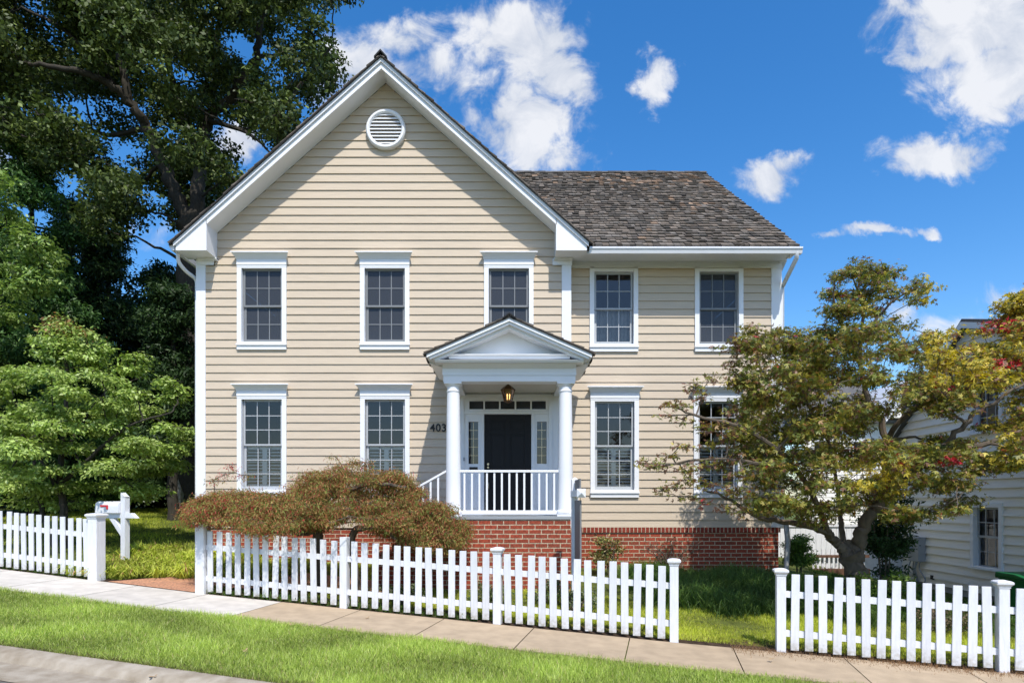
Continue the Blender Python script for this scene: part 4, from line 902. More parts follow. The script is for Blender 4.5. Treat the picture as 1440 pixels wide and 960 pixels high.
def auto(center, radii, n, cr, seed, flatz=.6, keep=None, surf=.55):
    rr = random.Random(seed); out = []; c = Vector(center)
    while len(out) < n:
        d = Vector((rr.gauss(0, 1), rr.gauss(0, 1), rr.gauss(0, 1))).normalized() * (surf + (1 - surf) * rr.random())
        p = c + Vector((d.x * radii[0], d.y * radii[1], d.z * radii[2])); s = cr * rr.uniform(.7, 1.35)
        if keep and not keep(p): continue
        out.append((p, (s, s, s * flatz), 1))
    return out
def WJ(px, py, d): return W(px, py, d)

# --- big oak behind the house corner
def oak():
    D = 19.; b = W(272, 700, D); b.z = float(H(b.x, b.y)) - .1
    T = lambda px, py, dd=0: W(px, py, D + dd)
    limbs = [([b, T(268, 600), T(266, 460), T(268, 360), T(268, 312)], .34, .30),
             ([T(268, 316), T(248, 275), T(228, 225, -.3), T(206, 180, -.6), T(180, 142, -1), T(146, 114, -1.4), T(100, 100, -1.8), T(40, 90, -2)], .22, .05),
             ([T(270, 318), T(280, 270, .2), T(283, 215, .4), T(292, 170, .4), T(330, 130, .2), T(360, 80, 0), T(366, 30, -.2), T(380, -60, -.3)], .23, .06),
             ([T(180, 142, -1), T(170, 90, -1.2), T(150, 30, -1.3), T(140, -60, -1.4)], .12, .04),
             ([T(283, 215, .4), T(250, 140, .8), T(235, 60, 1), T(240, -80, 1)], .14, .05),
             ([T(330, 130, .2), T(390, 150, -.6), T(430, 110, -.8), T(470, 60, -1)], .09, .03),
             ([T(292, 170, .4), T(345, 185, -1), T(385, 220, -1.2)], .08, .02),
             ([T(360, 80), T(410, 70, .6), T(455, 20, .8)], .07, .02), ([T(206, 180, -.6), T(150, 190, .4), T(90, 165, .8), T(20, 170, 1)], .08, .03),
             ([T(228, 225, -.3), T(200, 260, .9), T(180, 300, 1.2)], .06, .02), ([T(160, 120, -1.2), T(100, 50, -1), T(30, 10, -1)], .08, .03)]
    rr = random.Random(5); cl = []
    # gaps where the sky shows through
    gaps = [(200, 205, 38, 22), (212, 312, 24, 22), (165, 150, 30, 12), (325, 175, 30, 14), (345, 65, 30, 18), (440, 22, 20, 14), (130, 178, 18, 12), (85, 140, 24, 10), (60, 20, 18, 14), (395, 105, 18, 12), (255, 95, 16, 12), (350, 205, 34, 18), (480, 60, 10, 20)]
    LP = [(268, 330), (258, 295), (248, 272), (238, 250), (228, 225), (217, 200), (206, 180), (192, 160), (178, 142), (160, 128), (280, 290), (282, 265), (284, 240), (286, 215), (292, 170), (312, 150), (330, 130), (345, 108), (360, 85), (365, 55), (366, 30)]
    spots = []
    while len(spots) < 330:
        px = rr.uniform(-90, 478); py = rr.uniform(-120, 335)
        if px > 420 and py > 60 + (480 - px) * .9 + 30: continue
        lim = 205 if px > 360 else (330 if px > 120 else 230)
        if py > lim: continue
        if py > 130 and px > 300 and (py - 215) > (400 - px) * .8: continue
        if any(((px - a) / (c + 14)) ** 2 + ((py - e) / (d_ + 12)) ** 2 < 1 for a, e, c, d_ in gaps): continue
        if any((px - q[0]) ** 2 + (py - q[1]) ** 2 < 11 ** 2 for q in spots): continue
        spots.append((px, py))
    for px, py in spots:
        s = rr.uniform(.45, .85); near = any((px - a) ** 2 + (py - b_) ** 2 < 26 ** 2 for a, b_ in LP); cl.append((T(px, py, rr.uniform(.6, 2.8) if near else rr.uniform(-3.0, 2.8)), (s, s, s * .62), rr.uniform(.7, 1.1)))
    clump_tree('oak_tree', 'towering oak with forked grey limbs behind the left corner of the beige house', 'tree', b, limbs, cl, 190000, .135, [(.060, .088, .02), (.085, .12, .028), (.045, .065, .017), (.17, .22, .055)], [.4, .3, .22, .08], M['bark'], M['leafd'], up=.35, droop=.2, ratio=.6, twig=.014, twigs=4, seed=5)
oak()
def evergreen(px, D, top_py, wid, label, seed, cols, n=26000, ls=.13, clear=0):
    b = W(px, 720, D); b.z = float(H(b.x, b.y)) - .1; top = W(px, top_py, D).z; h = top - b.z; rr = random.Random(seed); cl = []
    k = int(h / .55)
    for i in range(k):
        f = (i + .5) / k
        if f * h < clear: continue
        z = b.z + .5 + (h - .4) * f; r = wid * (1 - f ** 1.6) * rr.uniform(.8, 1.15) + .25
        for j in range(max(2, int(r * 3.2))):
            a = rr.uniform(0, 6.28); q = r * rr.uniform(.35, 1); cl.append(((b.x + q * math.cos(a), b.y + q * math.sin(a), z + rr.uniform(-.2, .2)), (.55, .55, .33), 1))
    clump_tree('evergreen_tree', label, 'tree', b, [([b, b + Vector((0.05, 0, h * .5)), b + Vector((0, 0, h * .96))], .16, .03)], cl, n, ls, cols, None, M['bark'], M['leafd'], 'dark evergreens behind the left garden', up=.35, droop=.5, ratio=.32, flat=1.6, twig=.012, twigs=2, seed=seed)
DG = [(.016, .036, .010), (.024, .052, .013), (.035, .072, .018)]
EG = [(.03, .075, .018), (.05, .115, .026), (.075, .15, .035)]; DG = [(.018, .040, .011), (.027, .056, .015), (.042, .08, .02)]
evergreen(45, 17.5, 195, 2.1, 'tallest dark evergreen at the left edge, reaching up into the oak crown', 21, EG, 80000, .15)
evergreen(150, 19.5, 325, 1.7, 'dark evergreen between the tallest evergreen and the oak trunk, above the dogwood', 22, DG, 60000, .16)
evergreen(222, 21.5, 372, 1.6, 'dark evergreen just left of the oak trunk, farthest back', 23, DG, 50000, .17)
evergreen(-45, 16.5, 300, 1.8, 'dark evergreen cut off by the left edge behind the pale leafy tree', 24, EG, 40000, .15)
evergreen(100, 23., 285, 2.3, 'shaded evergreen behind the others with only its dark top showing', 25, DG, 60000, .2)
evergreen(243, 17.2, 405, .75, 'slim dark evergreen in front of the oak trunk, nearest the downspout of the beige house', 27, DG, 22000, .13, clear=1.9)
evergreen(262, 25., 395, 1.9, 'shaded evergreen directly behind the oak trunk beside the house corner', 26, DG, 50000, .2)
def thicket():
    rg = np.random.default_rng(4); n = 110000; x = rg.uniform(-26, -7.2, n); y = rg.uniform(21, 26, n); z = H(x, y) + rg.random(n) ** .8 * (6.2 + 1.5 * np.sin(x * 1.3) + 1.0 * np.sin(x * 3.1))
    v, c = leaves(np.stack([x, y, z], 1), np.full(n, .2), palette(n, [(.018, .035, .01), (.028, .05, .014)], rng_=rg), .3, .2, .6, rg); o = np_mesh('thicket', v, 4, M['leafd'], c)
    tag(o, 'dark mass of undergrowth far behind the left garden under the trees', 'undergrowth', kind='stuff')
thicket()
# left neighbour glimpsed
def far_left():
    y = 20.; root = empty('neighbour_house', (-10.9, y, .5), 'sliver of pale clapboard house glimpsed left of the oak trunk', 'house')
    x0 = (247 - 720) / F * y; m = MB(); siding(m, lambda z: x0 - .22, lambda z: x0 + .16, .2, 3.4, .2, .17, [], lambda a, z, o: (a, y - o, z)); m.box((x0 - .22, y, .2), (x0 + .16, y + .3, 3.4)); m.build('wall', M['nsiding'], root)
    m = MB().prism([(x0 - .3, y - .1, 3.4), (x0 + .24, y - .1, 3.4), (x0 - .03, y - .1, 3.65)], (0, .5, 0)); m.build('roof', M['shingle'], root)
far_left()
# pale leafy tree upper left
def pale_tree():
    D = 14.5; b = W(-70, 740, D); b.z = float(H(b.x, b.y)) - .1; T = lambda px, py, dd=0: W(px, py, D + dd); rr = random.Random(9)
    cl = []
    for (px, py) in ((0, 290), (25, 310), (10, 335), (45, 345), (65, 365), (30, 375), (0, 370), (50, 395), (15, 405), (-30, 340), (-50, 300), (-60, 380), (-20, 430), (20, 440), (-10, 250), (60, 380), (-50, 460), (-30, 500)):
        s = rr.uniform(.32, .5); cl.append((T(px, py, rr.uniform(-.8, .8)), (s, s, s * .55), 1))
    clump_tree('leafy_tree', 'light green leafy tree entering from the left edge above the dogwood', 'tree', b, [([b, T(-70, 600), T(-50, 480), T(-30, 380)], .14, .05)], cl, 9000, .11, [(.20, .30, .06), (.28, .38, .10), (.13, .21, .04)], None, M['bark'], M['leaf'], up=.6, droop=.4, ratio=.5, seed=9)
pale_tree()
# dogwood
def dogwood():
    D = 12.8; b = W(92, 760, D); b.z = float(H(b.x, b.y)) - .05; T = lambda px, py, dd=0: W(px, py, D + dd); rr = random.Random(12); cl = []
    limbs = [([b, T(90, 715), T(84, 670), T(90, 600), T(95, 520), T(85, 465)], .085, .02), ([T(88, 700), T(60, 650, -.3), T(20, 600, -.5), T(-30, 570, -.6)], .05, .015),
             ([T(86, 680), T(130, 640, -.4), T(180, 600, -.6), T(240, 580, -.4)], .05, .012), ([T(90, 640), T(140, 560, .5), T(200, 530, .6)], .04, .012), ([b + Vector((-.4, .2, 0)), T(55, 700, .2), T(45, 640, .4), T(20, 560, .6)], .06, .015)]
    # umbrella-like layers
    shape = [(470, 92, 22), (490, 100, 45), (505, 150, 40), (520, 95, 95), (545, 95, 120), (570, 95, 130), (600, 95, 160), (625, 95, 165), (655, 90, 150), (685, 80, 125)]
    for (py, cx, hw) in shape:
        k = max(2, int(hw / 10.5))
        for i in range(k):
            px = cx + rr.uniform(-1, 1) * hw; dd = rr.uniform(-1, 1) * math.sqrt(max(.1, 1 - ((px - cx) / hw) ** 2)) * hw / 80
            s = rr.uniform(.24, .46); cl.append((T(px, py + rr.uniform(-9, 9), dd), (s, s, s * .30), 1))
    for (px, py) in ((245, 545), (250, 558), (235, 560), (262, 605), (255, 620), (240, 630), (220, 690), (200, 695), (85, 450), (75, 462), (122, 468), (140, 490), (240, 535)): cl.append((T(px, py, rr.uniform(-.3, .3)), (.22, .22, .08), 1))
    for px in (40, 75, 120): cl.append((T(px, 705, .4), (.4, .4, .15), .6))
    def cf(pos, col, rg):
        m = (rg.random(len(col)) < .3) & (pos[:, 2] > W(0, 475, D).z); col[m] = np.array((.30, .17, .07)) * rg.uniform(.8, 1.2, (m.sum(), 1)); return col
    clump_tree('dogwood_tree', 'rounded bright green dogwood with layered leaves behind the left picket fence', 'tree', b, limbs, cl, 62000, .088, [(.28, .38, .08), (.36, .46, .12), (.19, .28, .05), (.46, .54, .22)], [.35, .3, .25, .1], M['bark'], M['leaf'], up=.62, droop=.5, ratio=.5, flat=1.6, shell=.2, twigs=4, colfn=cf, seed=12)
dogwood()
# laceleaf maple
def laceleaf():
    D = 10.35; b = W(452, 770, D); b.z = float(H(b.x, b.y)) - .03; T = lambda px, py, dd=0: W(px, py, D + dd); rr = random.Random(14); cl = []
    limbs = [([b, T(448, 760), T(446, 735), T(455, 705), T(470, 690)], .10, .05), ([T(450, 745), T(420, 748, -.3), T(395, 735, -.2), T(370, 745, 0), T(345, 738, .1), T(310, 726, .1)], .06, .018),
             ([b + Vector((.6, 0, .05)), T(495, 755, -.1), T(520, 740, -.3), T(545, 735, -.2), T(585, 740, .1), T(630, 745)], .07, .02), ([T(470, 700), T(520, 680, -.3), T(570, 685, -.4)], .05, .02), ([T(450, 735), T(420, 715, .3), T(380, 712, .3), T(320, 712)], .05, .015), ([T(545, 735, -.2), T(560, 760, -.3), T(600, 750, -.1)], .03, .012)]
    # dome outline (px -> top py)
    ox = [255, 290, 320, 345, 385, 410, 430, 470, 500, 540, 570, 600, 635, 668]; oy = [714, 692, 684, 684, 690, 682, 664, 650, 642, 650, 666, 690, 716, 746]; by = [730, 732, 735, 738, 752, 742, 740, 736, 738, 748, 758, 768, 774, 774]
    for i in range(400):
        px = rr.uniform(276, 646); top = np.interp(px, ox, oy); bot = np.interp(px, ox, by); u = rr.random() ** .8; py = top + 7 + (bot - top - 9) * u
        half = .25 + 1.1 * math.sqrt(max(0, 1 - ((px - 460) / 215) ** 2)); dd = rr.uniform(-1, 1) * half * (.35 + .65 * u)
        if 330 < px < 400 and dd > .4: continue
        s = rr.uniform(.10, .24); cl.append((T(px, py, dd), (s * 1.1, s * 1.1, s * .6), rr.uniform(.75, 1.2)))
    for (px, py) in ((325, 657), (315, 668), (300, 675), (345, 668), (655, 745), (262, 715), (472, 643), (520, 650)): cl.append((T(px, py, 0), (.09, .09, .04), .7))
    def cf(pos, col, rg):
        p = (pos[:, 0] / pos[:, 1] * F + 720); q = 705 - (pos[:, 2] - ZC) / pos[:, 1] * F
        m = ((p < 320) & (rg.random(len(p)) < .09)) | ((np.abs(p - 322) < 16) & (q < 672) & (rg.random(len(p)) < .8)) | (rg.random(len(p)) < .03); col[m] = np.array((.42, .045, .05)) * rg.uniform(.7, 1.2, (m.sum(), 1)); return col
    clump_tree('laceleaf_maple', 'low spreading laceleaf maple with rust brown feathery foliage and twisted branches', 'tree', b, limbs, cl, 230000, .055, [(.31, .13, .055), (.25, .185, .055), (.37, .12, .065), (.18, .23, .05), (.42, .30, .11)], [.22, .25, .13, .29, .11], M['barkm'], M['leafl'], up=.35, droop=.9, ratio=.20, flat=1.2, shell=.15, twig=.006, twigs=3, colfn=cf, seed=14)
laceleaf()
# japanese maple right
def maple():
    D = 10.3; b = W(1205, 830, D); b.z = float(H(b.x, b.y)) - .05; T = lambda px, py, dd=0: W(px, py, D + dd); rr = random.Random(17); cl = []
    limbs = [([b, T(1203, 810), T(1198, 785), T(1196, 770)], .18, .15),
             ([T(1192, 785), T(1186, 771), T(1170, 757), T(1156, 745, -.2), T(1120, 735, -.4), T(1070, 728, -.5), T(1020, 700, -.5), T(990, 690, -.5)], .10, .010),
             ([T(1203, 785), T(1207, 765), T(1214, 740, -.1), T(1232, 712, -.2), T(1250, 690, -.3), T(1290, 660, -.6), T(1317, 637, -.8), T(1350, 603, -1), T(1386, 571, -1.1), T(1440, 540, -1.2)], .125, .015),
             ([T(1235, 708, -.2), T(1246, 660, .2), T(1242, 598, .3), T(1220, 557, .3), T(1208, 500, .3), T(1215, 440, .2), T(1200, 390, .1)], .075, .012),
             ([T(1188, 770), T(1183, 735, .3), T(1178, 690, .5), T(1165, 620, .6), T(1150, 550, .6)], .05, .012), ([T(1246, 620, .3), T(1271, 587, 0), T(1326, 551, -.3), T(1367, 525, -.5), T(1420, 490, -.6)], .05, .012),
             ([T(1317, 637, -.8), T(1380, 625, -1), T(1440, 605, -1.1), T(1520, 590, -1.2)], .05, .015), ([T(1165, 752, -.1), T(1140, 690, -.8), T(1100, 640, -1.2), T(1040, 600, -1.4), T(980, 585, -1.4), T(945, 570, -1.3)], .05, .01),
             ([T(1120, 660, -1), T(1060, 650, -1.3), T(1000, 645, -1.4), T(930, 655, -1.3), T(905, 660, -1.3)], .035, .008), ([T(1208, 500, .3), T(1180, 450, .2), T(1172, 415, .1), T(1176, 388)], .03, .008), ([T(1215, 470, .2), T(1260, 420, 0), T(1310, 400, -.2)], .025, .008),
             ([T(1165, 620, .6), T(1120, 540, 0), T(1080, 490, -.4)], .03, .01)]
    # silhouette of the crown per column: (px, top, bottom)
    ox = [1040, 1070, 1100, 1130, 1150, 1175, 1200, 1230, 1260, 1300, 1340, 1380, 1410, 1450, 1520]; oy = [460, 452, 460, 455, 372, 352, 362, 360, 375, 400, 450, 455, 420, 400, 400]; by = [610, 730, 735, 735, 735, 735, 728, 715, 735, 740, 735, 720, 690, 660, 650]
    gaps = [(1130, 420, 34, 40), (1255, 545, 20, 10), (1220, 447, 16, 8), (1320, 445, 45, 22), (1190, 560, 14, 10), (1345, 600, 40, 18), (1200, 620, 20, 10), (1300, 590, 25, 14), (1390, 575, 22, 18), (1395, 625, 26, 14), (1310, 700, 22, 14), (1400, 700, 30, 25), (1240, 600, 14, 18), (1355, 470, 14, 14)]
    spots = []
    tries = 0
    while len(spots) < 400 and tries < 30000:
        tries += 1; px = rr.uniform(1042, 1540); top = np.interp(px, ox, oy); bot = np.interp(px, ox, by); py = rr.uniform(top + 6, bot - 6)
        if any(((px - a) / (c + 4)) ** 2 + ((py - e) / (d_ + 4)) ** 2 < 1 for a, e, c, d_ in gaps): continue
        if py < 470 and 1240 < px < 1340 and rr.random() < .35: continue
        if any((px - q[0]) ** 2 + (py - q[1]) ** 2 < 8 ** 2 for q in spots): continue
        spots.append((px, py))
    for px, py in spots:
        half = 1.9 * math.sqrt(max(.05, 1 - ((px - 1245) / 330) ** 2)) * (.45 if py < 450 else 1)
        s = rr.uniform(.16, .33); cl.append((T(px, py, rr.uniform(-1, .8) * half), (s, s, s * .42), 1))
    # sparse left-reaching sprays
    for (px, py, s) in ((1000, 530, .14), (975, 545, .16), (950, 565, .15), (990, 560, .16), (1030, 580, .24), (1015, 600, .22), (1050, 570, .22), (935, 585, .1), (960, 590, .12), (985, 605, .16), (960, 625, .14), (1000, 622, .16), (910, 650, .14), (925, 655, .15), (945, 640, .13), (960, 660, .14), (985, 650, .16), (1010, 655, .2), (1035, 640, .22), (930, 690, .12), (950, 680, .14), (970, 675, .14), (1000, 680, .16), (1030, 690, .2), (1040, 720, .16), (1060, 700, .24), (1040, 665, .22), (960, 700, .12), (1025, 615, .2), (1060, 630, .26), (1060, 600, .26), (1070, 665, .26), (1090, 700, .26), (990, 705, .1), (1015, 712, .1)):
        cl.append((T(px, py, rr.uniform(-1.5, -1.0)), (s, s, s * .4), .75))
    def cf(pos, col, rg):
        p = (pos[:, 0] / pos[:, 1] * F + 720); q = 705 - (pos[:, 2] - ZC) / pos[:, 1] * F; n = len(p); u = rg.random(n)
        hi = ((p > 1300) & (q < 545) & (u < .55)) | ((np.abs(p - 1240) < 40) & (np.abs(q - 672) < 25) & (u < .55)) | ((p > 1380) & (u < .35)); col[hi] = np.array((.55, .44, .06)) * rg.uniform(.75, 1.25, (hi.sum(), 1))
        rd = ((p > 1375) & (q > 448) & (q < 468) & (u < .38)) | ((np.abs(p - 1420) < 22) & (np.abs(q - 512) < 7) & (u < .5)) | ((np.abs(p - 1340) < 20) & (np.abs(q - 648) < 7) & (u < .5)) | ((np.abs(p - 1000) < 20) & (q > 700) & (u < .7)) | (u < .0025)
        col[rd] = np.array((.50, .03, .045)) * rg.uniform(.7, 1.2, (rd.sum(), 1)); br = ((p < 1040) & (u < .3)) | (u > .9); col[br] = np.array((.20, .10, .06)) * rg.uniform(.7, 1.2, (br.sum(), 1)); return col
    clump_tree('maple_tree', 'spreading Japanese maple with forked trunk and olive, gold and red leaves', 'tree', b, limbs, cl, 84000, .063, [(.17, .19, .035), (.26, .25, .045), (.11, .14, .028), (.37, .31, .06), (.27, .16, .05)], [.27, .27, .18, .18, .1], M['barkm'], M['leaf'], up=.55, droop=.35, star=True, flat=1.2, shell=.15, twig=.006, twigs=4, colfn=cf, seed=17)
maple()
def shrub(name, label, cat, px, py0, D, rx, ry, hz, n, ls, cols, seed, stems=3, ratio=.45, up=.4, group=None, dens=14, mat_=None, droop=.2, flat=0.):
    b = W(px, py0, D); b.z = float(H(b.x, b.y)); rr = random.Random(seed); c = b + Vector((0, 0, hz * .55)); limbs = []
    for i in range(stems): a = rr.uniform(0, 6.28); limbs.append(([b + Vector((.03 * math.cos(a), .03 * math.sin(a), -.03)), b + Vector((rx * .2 * math.cos(a), ry * .2 * math.sin(a), hz * .3)), b + Vector((rx * .5 * math.cos(a), ry * .5 * math.sin(a), hz * .75))], .02, .008))
    cl = auto(c, (rx * .8, ry * .8, hz * .42), dens, min(rx, hz) * .38, seed, .7, surf=.3)
    return clump_tree(name, label, cat, b, limbs, cl, n, ls, cols, None, M['barkm'], mat_ or M['leaf'], group, up=up, droop=droop, ratio=ratio, shell=.2, twig=.005, twigs=3, flat=flat, seed=seed)
shrub('round_shrub', 'small rounded bright green shrub at the right brick corner beside the grey downspout', 'shrub', 1124, 800, 12.6, .28, .28, .85, 6500, .05, [(.09, .17, .025), (.13, .23, .035), (.06, .12, .02)], 31, dens=22)
shrub('dark_shrub', 'tall dark green shrub with thin stems between maple trunk and meter box', 'shrub', 1243, 800, 12.0, .50, .5, 2.3, 7000, .09, [(.02, .05, .015), (.03, .07, .02), (.045, .09, .03)], 32, stems=6, ratio=.36, dens=22, mat_=M['leafd'])
YG = [(.12, .20, .03), (.18, .26, .05), (.07, .13, .025)]
shrub('ivy_plant', 'leafy green plant growing at the foot of the maple trunk', 'plant', 1212, 810, 9.95, .30, .25, .75, 1500, .06, YG, 33, dens=10)
shrub('garden_plant', 'yellow and green leafy plant by the brick wall right of the sign post', 'plant', 858, 800, 11.9, .30, .25, .85, 1300, .065, [(.24, .22, .06), (.10, .15, .03), (.16, .10, .05), (.35, .30, .12)], 34, dens=10)
def bare():
    b = W(945, 820, 12.1); b.z = float(H(b.x, b.y)); rr = random.Random(3); root = empty('bare_bush', b, 'thin nearly bare bush against the brick wall left of the dark grass mound', 'bush'); m = MB()
    for i in range(13):
        e = b + Vector((rr.uniform(-.65, .75), rr.uniform(-.15, .1), rr.uniform(.45, .85))); md = b.lerp(e, .5) + Vector((rr.uniform(-.1, .1), 0, .1)); p = limb(m, [b, md, e], .011, .004, 5, 4, .01, rr)
        for k in range(3): q = p[rr.randrange(3, len(p))]; limb(m, [q, q + Vector((rr.uniform(-.2, .2), rr.uniform(-.05, .05), rr.uniform(.02, .2)))], .005, .002, 4, 3, 0, rr)
    m.build('stem', M['barkm'], root); rg = np.random.default_rng(3); n = 260; pos = np.array(tuple(b)) + np.stack([rg.normal(0, .35, n), rg.normal(0, .1, n), rg.uniform(.1, .75, n)], 1)
    v, c = leaves(pos, np.full(n, .05), palette(n, [(.10, .10, .03), (.14, .08, .04)], rng_=rg), .4, .2, .5, rg); np_mesh('leaf_cluster', v, 4, M['leaf'], c, root)
bare()
for (px, D, lab, s) in ((690, 9.9, 'low silvery plant behind the fence below the porch bricks', 41), (770, 10.2, 'low green plant behind the fence left of the sign post', 42), (560, 9.6, 'low green plant under the right side of the laceleaf maple', 43), (1010 - 200, 9.6, 'low grey green plant just right of the sign post base', 44)):
    shrub('border_plant', lab, 'plant', px, 860, D, .42, .25, .38, 1300, .05, [(.07, .12, .03), (.12, .16, .06), (.20, .22, .14)], s, dens=9, group='low plants behind the middle fence')
shrub('border_plant', 'bright leafy plant behind the right fence below the meter box', 'plant', 1262, 830, 10.4, .5, .3, .6, 1800, .075, YG, 46, dens=10, group='low plants behind the right fence')
shrub('border_plant', 'dry straggly plant behind the right fence right of the maple', 'plant', 1330, 860, 9.2, .55, .3, .55, 1500, .05, [(.16, .13, .07), (.10, .13, .04), (.22, .16, .10)], 47, dens=10, group='low plants behind the right fence')

# grass
def blades(name, label, region, n, hgt, wid, cols, lean=.5, seed=1, edge=None, kind='stuff', segs=1, cat='grass', weights=None, base=0., patch=True):
    """region(rg,n)->xf,t ; triangular blades, or two-segment arching blades"""
    rg = np.random.default_rng(seed); xf, t = region(rg, n); x = xf + NX * t; y = 8.81 - .237 * xf + NY * t; z = ZC - .045 + np.interp(xf, FX, FZ) + CC(xf, t) - .01 + base; n = len(x)
    pn = .5 + .25 * np.sin(x * 3.1 + 1.3 * np.sin(y * 2.3)) + .25 * np.sin(y * 4.7 + 2 * np.sin(x * 1.7)) + rg.normal(0, .12, n)
    h = hgt * rg.uniform(.5, 1.35, n) * (.55 + .75 * pn + .25 * np.sin(x * 23 + 3 * np.sin(y * 19)) * np.sin(y * 27 + 2 * np.sin(x * 17))); a = rg.uniform(0, 2 * np.pi, n); ln = lean * rg.random(n) ** .7; dx, dy = np.cos(a), np.sin(a); b = rg.uniform(0, np.pi, n)
    wx_, wy_ = np.cos(b) * wid / 2, np.sin(b) * wid / 2; col = palette(n, cols, weights, .2, rg) * (.62 + .62 * np.clip(pn, 0, 1) * (.75 + .25 * np.sin(x * 23 + 3 * np.sin(y * 19)) * np.sin(y * 27 + 2 * np.sin(x * 17))))[:, None]
    p0 = np.stack([x - wx_, y - wy_, z], 1); p1 = np.stack([x + wx_, y + wy_, z], 1)
    if segs == 1:
        tip = np.stack([x + dx * h * ln, y + dy * h * ln, z + h * np.sqrt(np.maximum(.1, 1 - ln ** 2 * .7))], 1); v = np.stack([p0, p1, tip], 1); o = np_mesh(name, v, 3, M['grass'], col)
    else:
        m = np.stack([x + dx * h * ln * .45, y + dy * h * ln * .45, z + h * .62], 1); w = np.stack([wx_, wy_, np.zeros(n)], 1) * .8; tip = np.stack([x + dx * h * ln * 1.1, y + dy * h * ln * 1.1, z + h * (1 - .75 * ln)], 1)
        q1 = np.stack([p0, p1, m + w, m - w], 1); q2 = np.stack([m - w, m + w, tip, tip], 1); v = np.concatenate([q1, q2]); o = np_mesh(name, v, 4, M['grass'], np.concatenate([col, col]))
    return tag(o, label, cat, kind=kind)
GR = [(.40, .51, .09), (.50, .61, .14), (.24, .35, .05), (.60, .66, .26), (.62, .50, .26)]; GL = [(.52, .58, .06), (.62, .66, .10), (.32, .40, .035), (.70, .70, .22), (.62, .48, .20)]; GW = [.38, .32, .2, .07, .03]
blades('verge_grass', 'bright mown grass strip between the sidewalk and the kerb', lambda rg, n: (rg.uniform(-9.5, 6.5, n), rg.uniform(-3.40, -1.22, n) + rg.normal(0, .015, n)), 290000, .062, .0078, GR, 1.0, 51, weights=GW)
blades('verge_grass', 'coarse brown fringe of grass along the kerb edge', lambda rg, n: (rg.uniform(-7, -1, n), -3.42 + np.abs(rg.normal(0, .07, n))), 9000, .05, .006, [(.16, .16, .05), (.24, .18, .09), (.10, .16, .03)], 1, 52)
blades('lawn_grass', 'sunny short lawn in the gap between the middle and right picket fences', lambda rg, n: (rg.uniform(-.9, 7, n), rg.uniform(.12, 2.1, n)), 170000, .055, .008, GL, .9, 53, weights=GW)
blades('lawn_grass', 'patchy lawn behind the middle picket fence', lambda rg, n: (rg.uniform(-4.2, .6, n), rg.uniform(.45, 3.6, n)), 60000, .055, .008, GL, .9, 54, weights=GW)
blades('lawn_grass', 'sunlit lawn behind the ground cover at left', lambda rg, n: (rg.uniform(-14, -5.5, n), rg.uniform(1.5, 9.5, n)), 70000, .07, .010, [(.48, .54, .06), (.56, .60, .09), (.32, .40, .04)], .9, 55)
def mound(rg, n):
    c = rg.integers(0, 46, n); cx = np.random.default_rng(1).uniform(1.5, 4.9, 46); ct = np.random.default_rng(2).uniform(1.75, 3.9, 46); return cx[c] + rg.normal(0, .16, n), ct[c] + rg.normal(0, .16, n)
blades('long_grass', 'dark green mound of long arching grass between the brick wall and the lawn', mound, 60000, .30, .009, [(.10, .18, .035), (.15, .24, .05), (.07, .13, .03)], 1.1, 56, segs=2, base=.02)
blades('long_grass', 'longer shaded grass at the back of the right side yard', lambda rg, n: (rg.uniform(5, 9.5, n), rg.uniform(2.2, 6.5, n)), 20000, .12, .010, [(.06, .13, .02), (.1, .19, .03)], .9, 57, segs=2)
def gcov(rg, n):
    xf = rg.uniform(-7.6, -4.5, n * 2); t = rg.uniform(.12, 2.1, n * 2); path = (xf > -6.75 + .62 * 1) & (t < .75 - 0 * xf)
    q = np.random.default_rng(6); ccx = q.uniform(-7.7, -4.5, 75); cct = q.uniform(.05, 2.2, 75); ci = rg.integers(0, 75, n * 2); xf = ccx[ci] + rg.normal(0, .11, n * 2); t = cct[ci] + rg.normal(0, .11, n * 2)
    d = t - np.interp(xf, [-7.4, -6.7, -6.3, -5.6, -4.9, -4.6], [-.0, .12, .55, .85, 1.05, 1.1]) + .06 * np.sin(xf * 17); k = (d > 0); return xf[k][:n], t[k][:n]
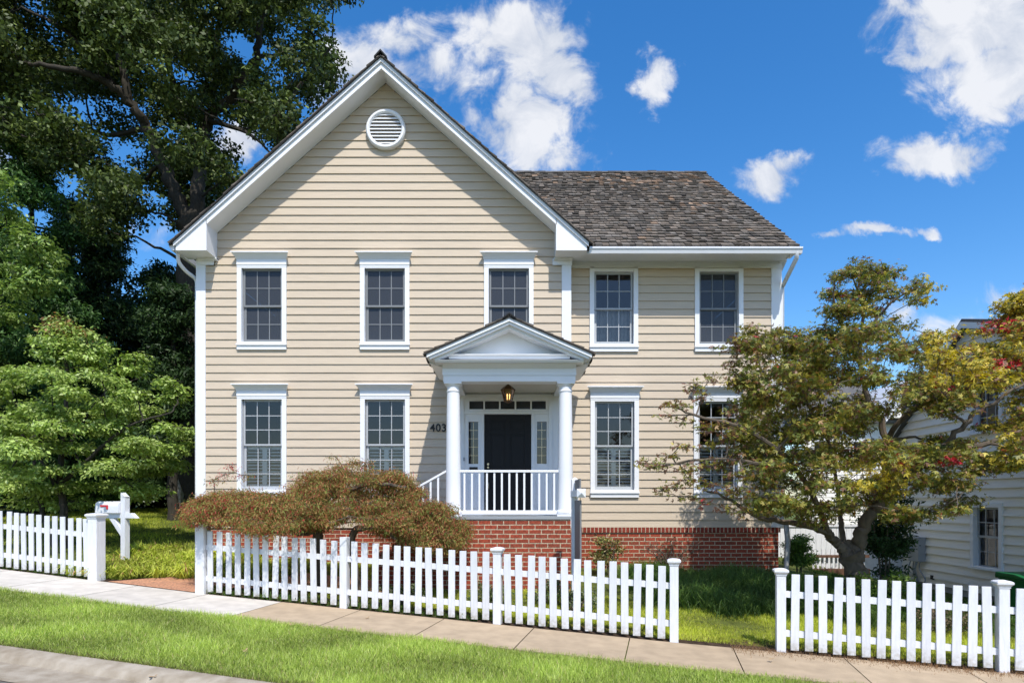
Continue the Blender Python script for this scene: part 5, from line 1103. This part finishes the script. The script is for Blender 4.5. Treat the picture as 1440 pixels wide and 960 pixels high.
blades('ground_cover', 'arching yellow green ground cover around the mailbox post beside the brick path', gcov, 52000, .21, .027, [(.42, .48, .06), (.52, .56, .10), (.27, .33, .04), (.45, .30, .12)], 1, 58, segs=2, cat='ground cover', weights=[.38, .32, .22, .08])
blades('ground_cover', 'weedy green tufts at the foot of the left and middle picket fences', lambda rg, n: (np.where(rg.random(n) < .5, rg.uniform(-9.5, -6.75, n), rg.uniform(-4.8, -.5, n)), np.abs(rg.normal(0.12, .12, n)) - .02), 10000, .12, .011, [(.07, .14, .025), (.11, .2, .035), (.16, .15, .05)], .9, 59, segs=2, cat='ground cover')
blades('pine_straw', 'scattered dry straw along the foot of the right picket fence', lambda rg, n: (rg.uniform(2.8, 7, n), rg.normal(-.06, .14, n)), 5000, .06, .006, [(.36, .22, .11), (.28, .16, .08)], 1.25, 60, cat='straw', base=.018)
# fallen leaves
r_ = random.Random(8); lm_ = None
for (px, py) in ((345, 921), (215, 956), (517, 870), (410, 883), (1085, 932)):
    xf = (px - 720) / F * 7; best = None
    for t in np.arange(-4.3, 0, .02):
        for it in range(1):
            # solve for xf on this t so that it projects to px
            x_ = xf
            for _ in range(6): p = P(x_, t); x_ += ((px - 720) / F * p.y - p.x)
        p = P(x_, t); e = abs(705 - (p.z - ZC) / p.y * F - py)
        if best is None or e < best[0]: best = (e, p)
    p = best[1] + Vector((0, 0, .05 if py not in (956, 870) else .02)); m = MB(); s = .045; c = p
    a0 = r_.uniform(0, 6.28)
    for k in range(5):
        a = a0 + k * 1.05; d = Vector((math.cos(a), math.sin(a), r_.uniform(-.1, .5))) * s; q = Vector((-math.sin(a), math.cos(a), 0)) * s * .25; m.poly([c, c + d * .5 + q, c + d, c + d * .5 - q])
    m.v = [tuple(Vector(v) ) for v in m.v]
    o = m.build('fallen_leaf', M['straw']); o.name = 'fallen_leaf'
    tag(o, {345: 'dry brown leaf lying on the verge grass near the kerb', 215: 'dry brown leaf lying on the road gutter', 517: 'dry leaf lying on the tan sidewalk edge in front of the middle fence', 410: 'dry leaf on the verge grass beside the pale new sidewalk', 1085: 'dry leaf on the verge below the right fence'}[px], 'leaf', 'fallen dry leaves')
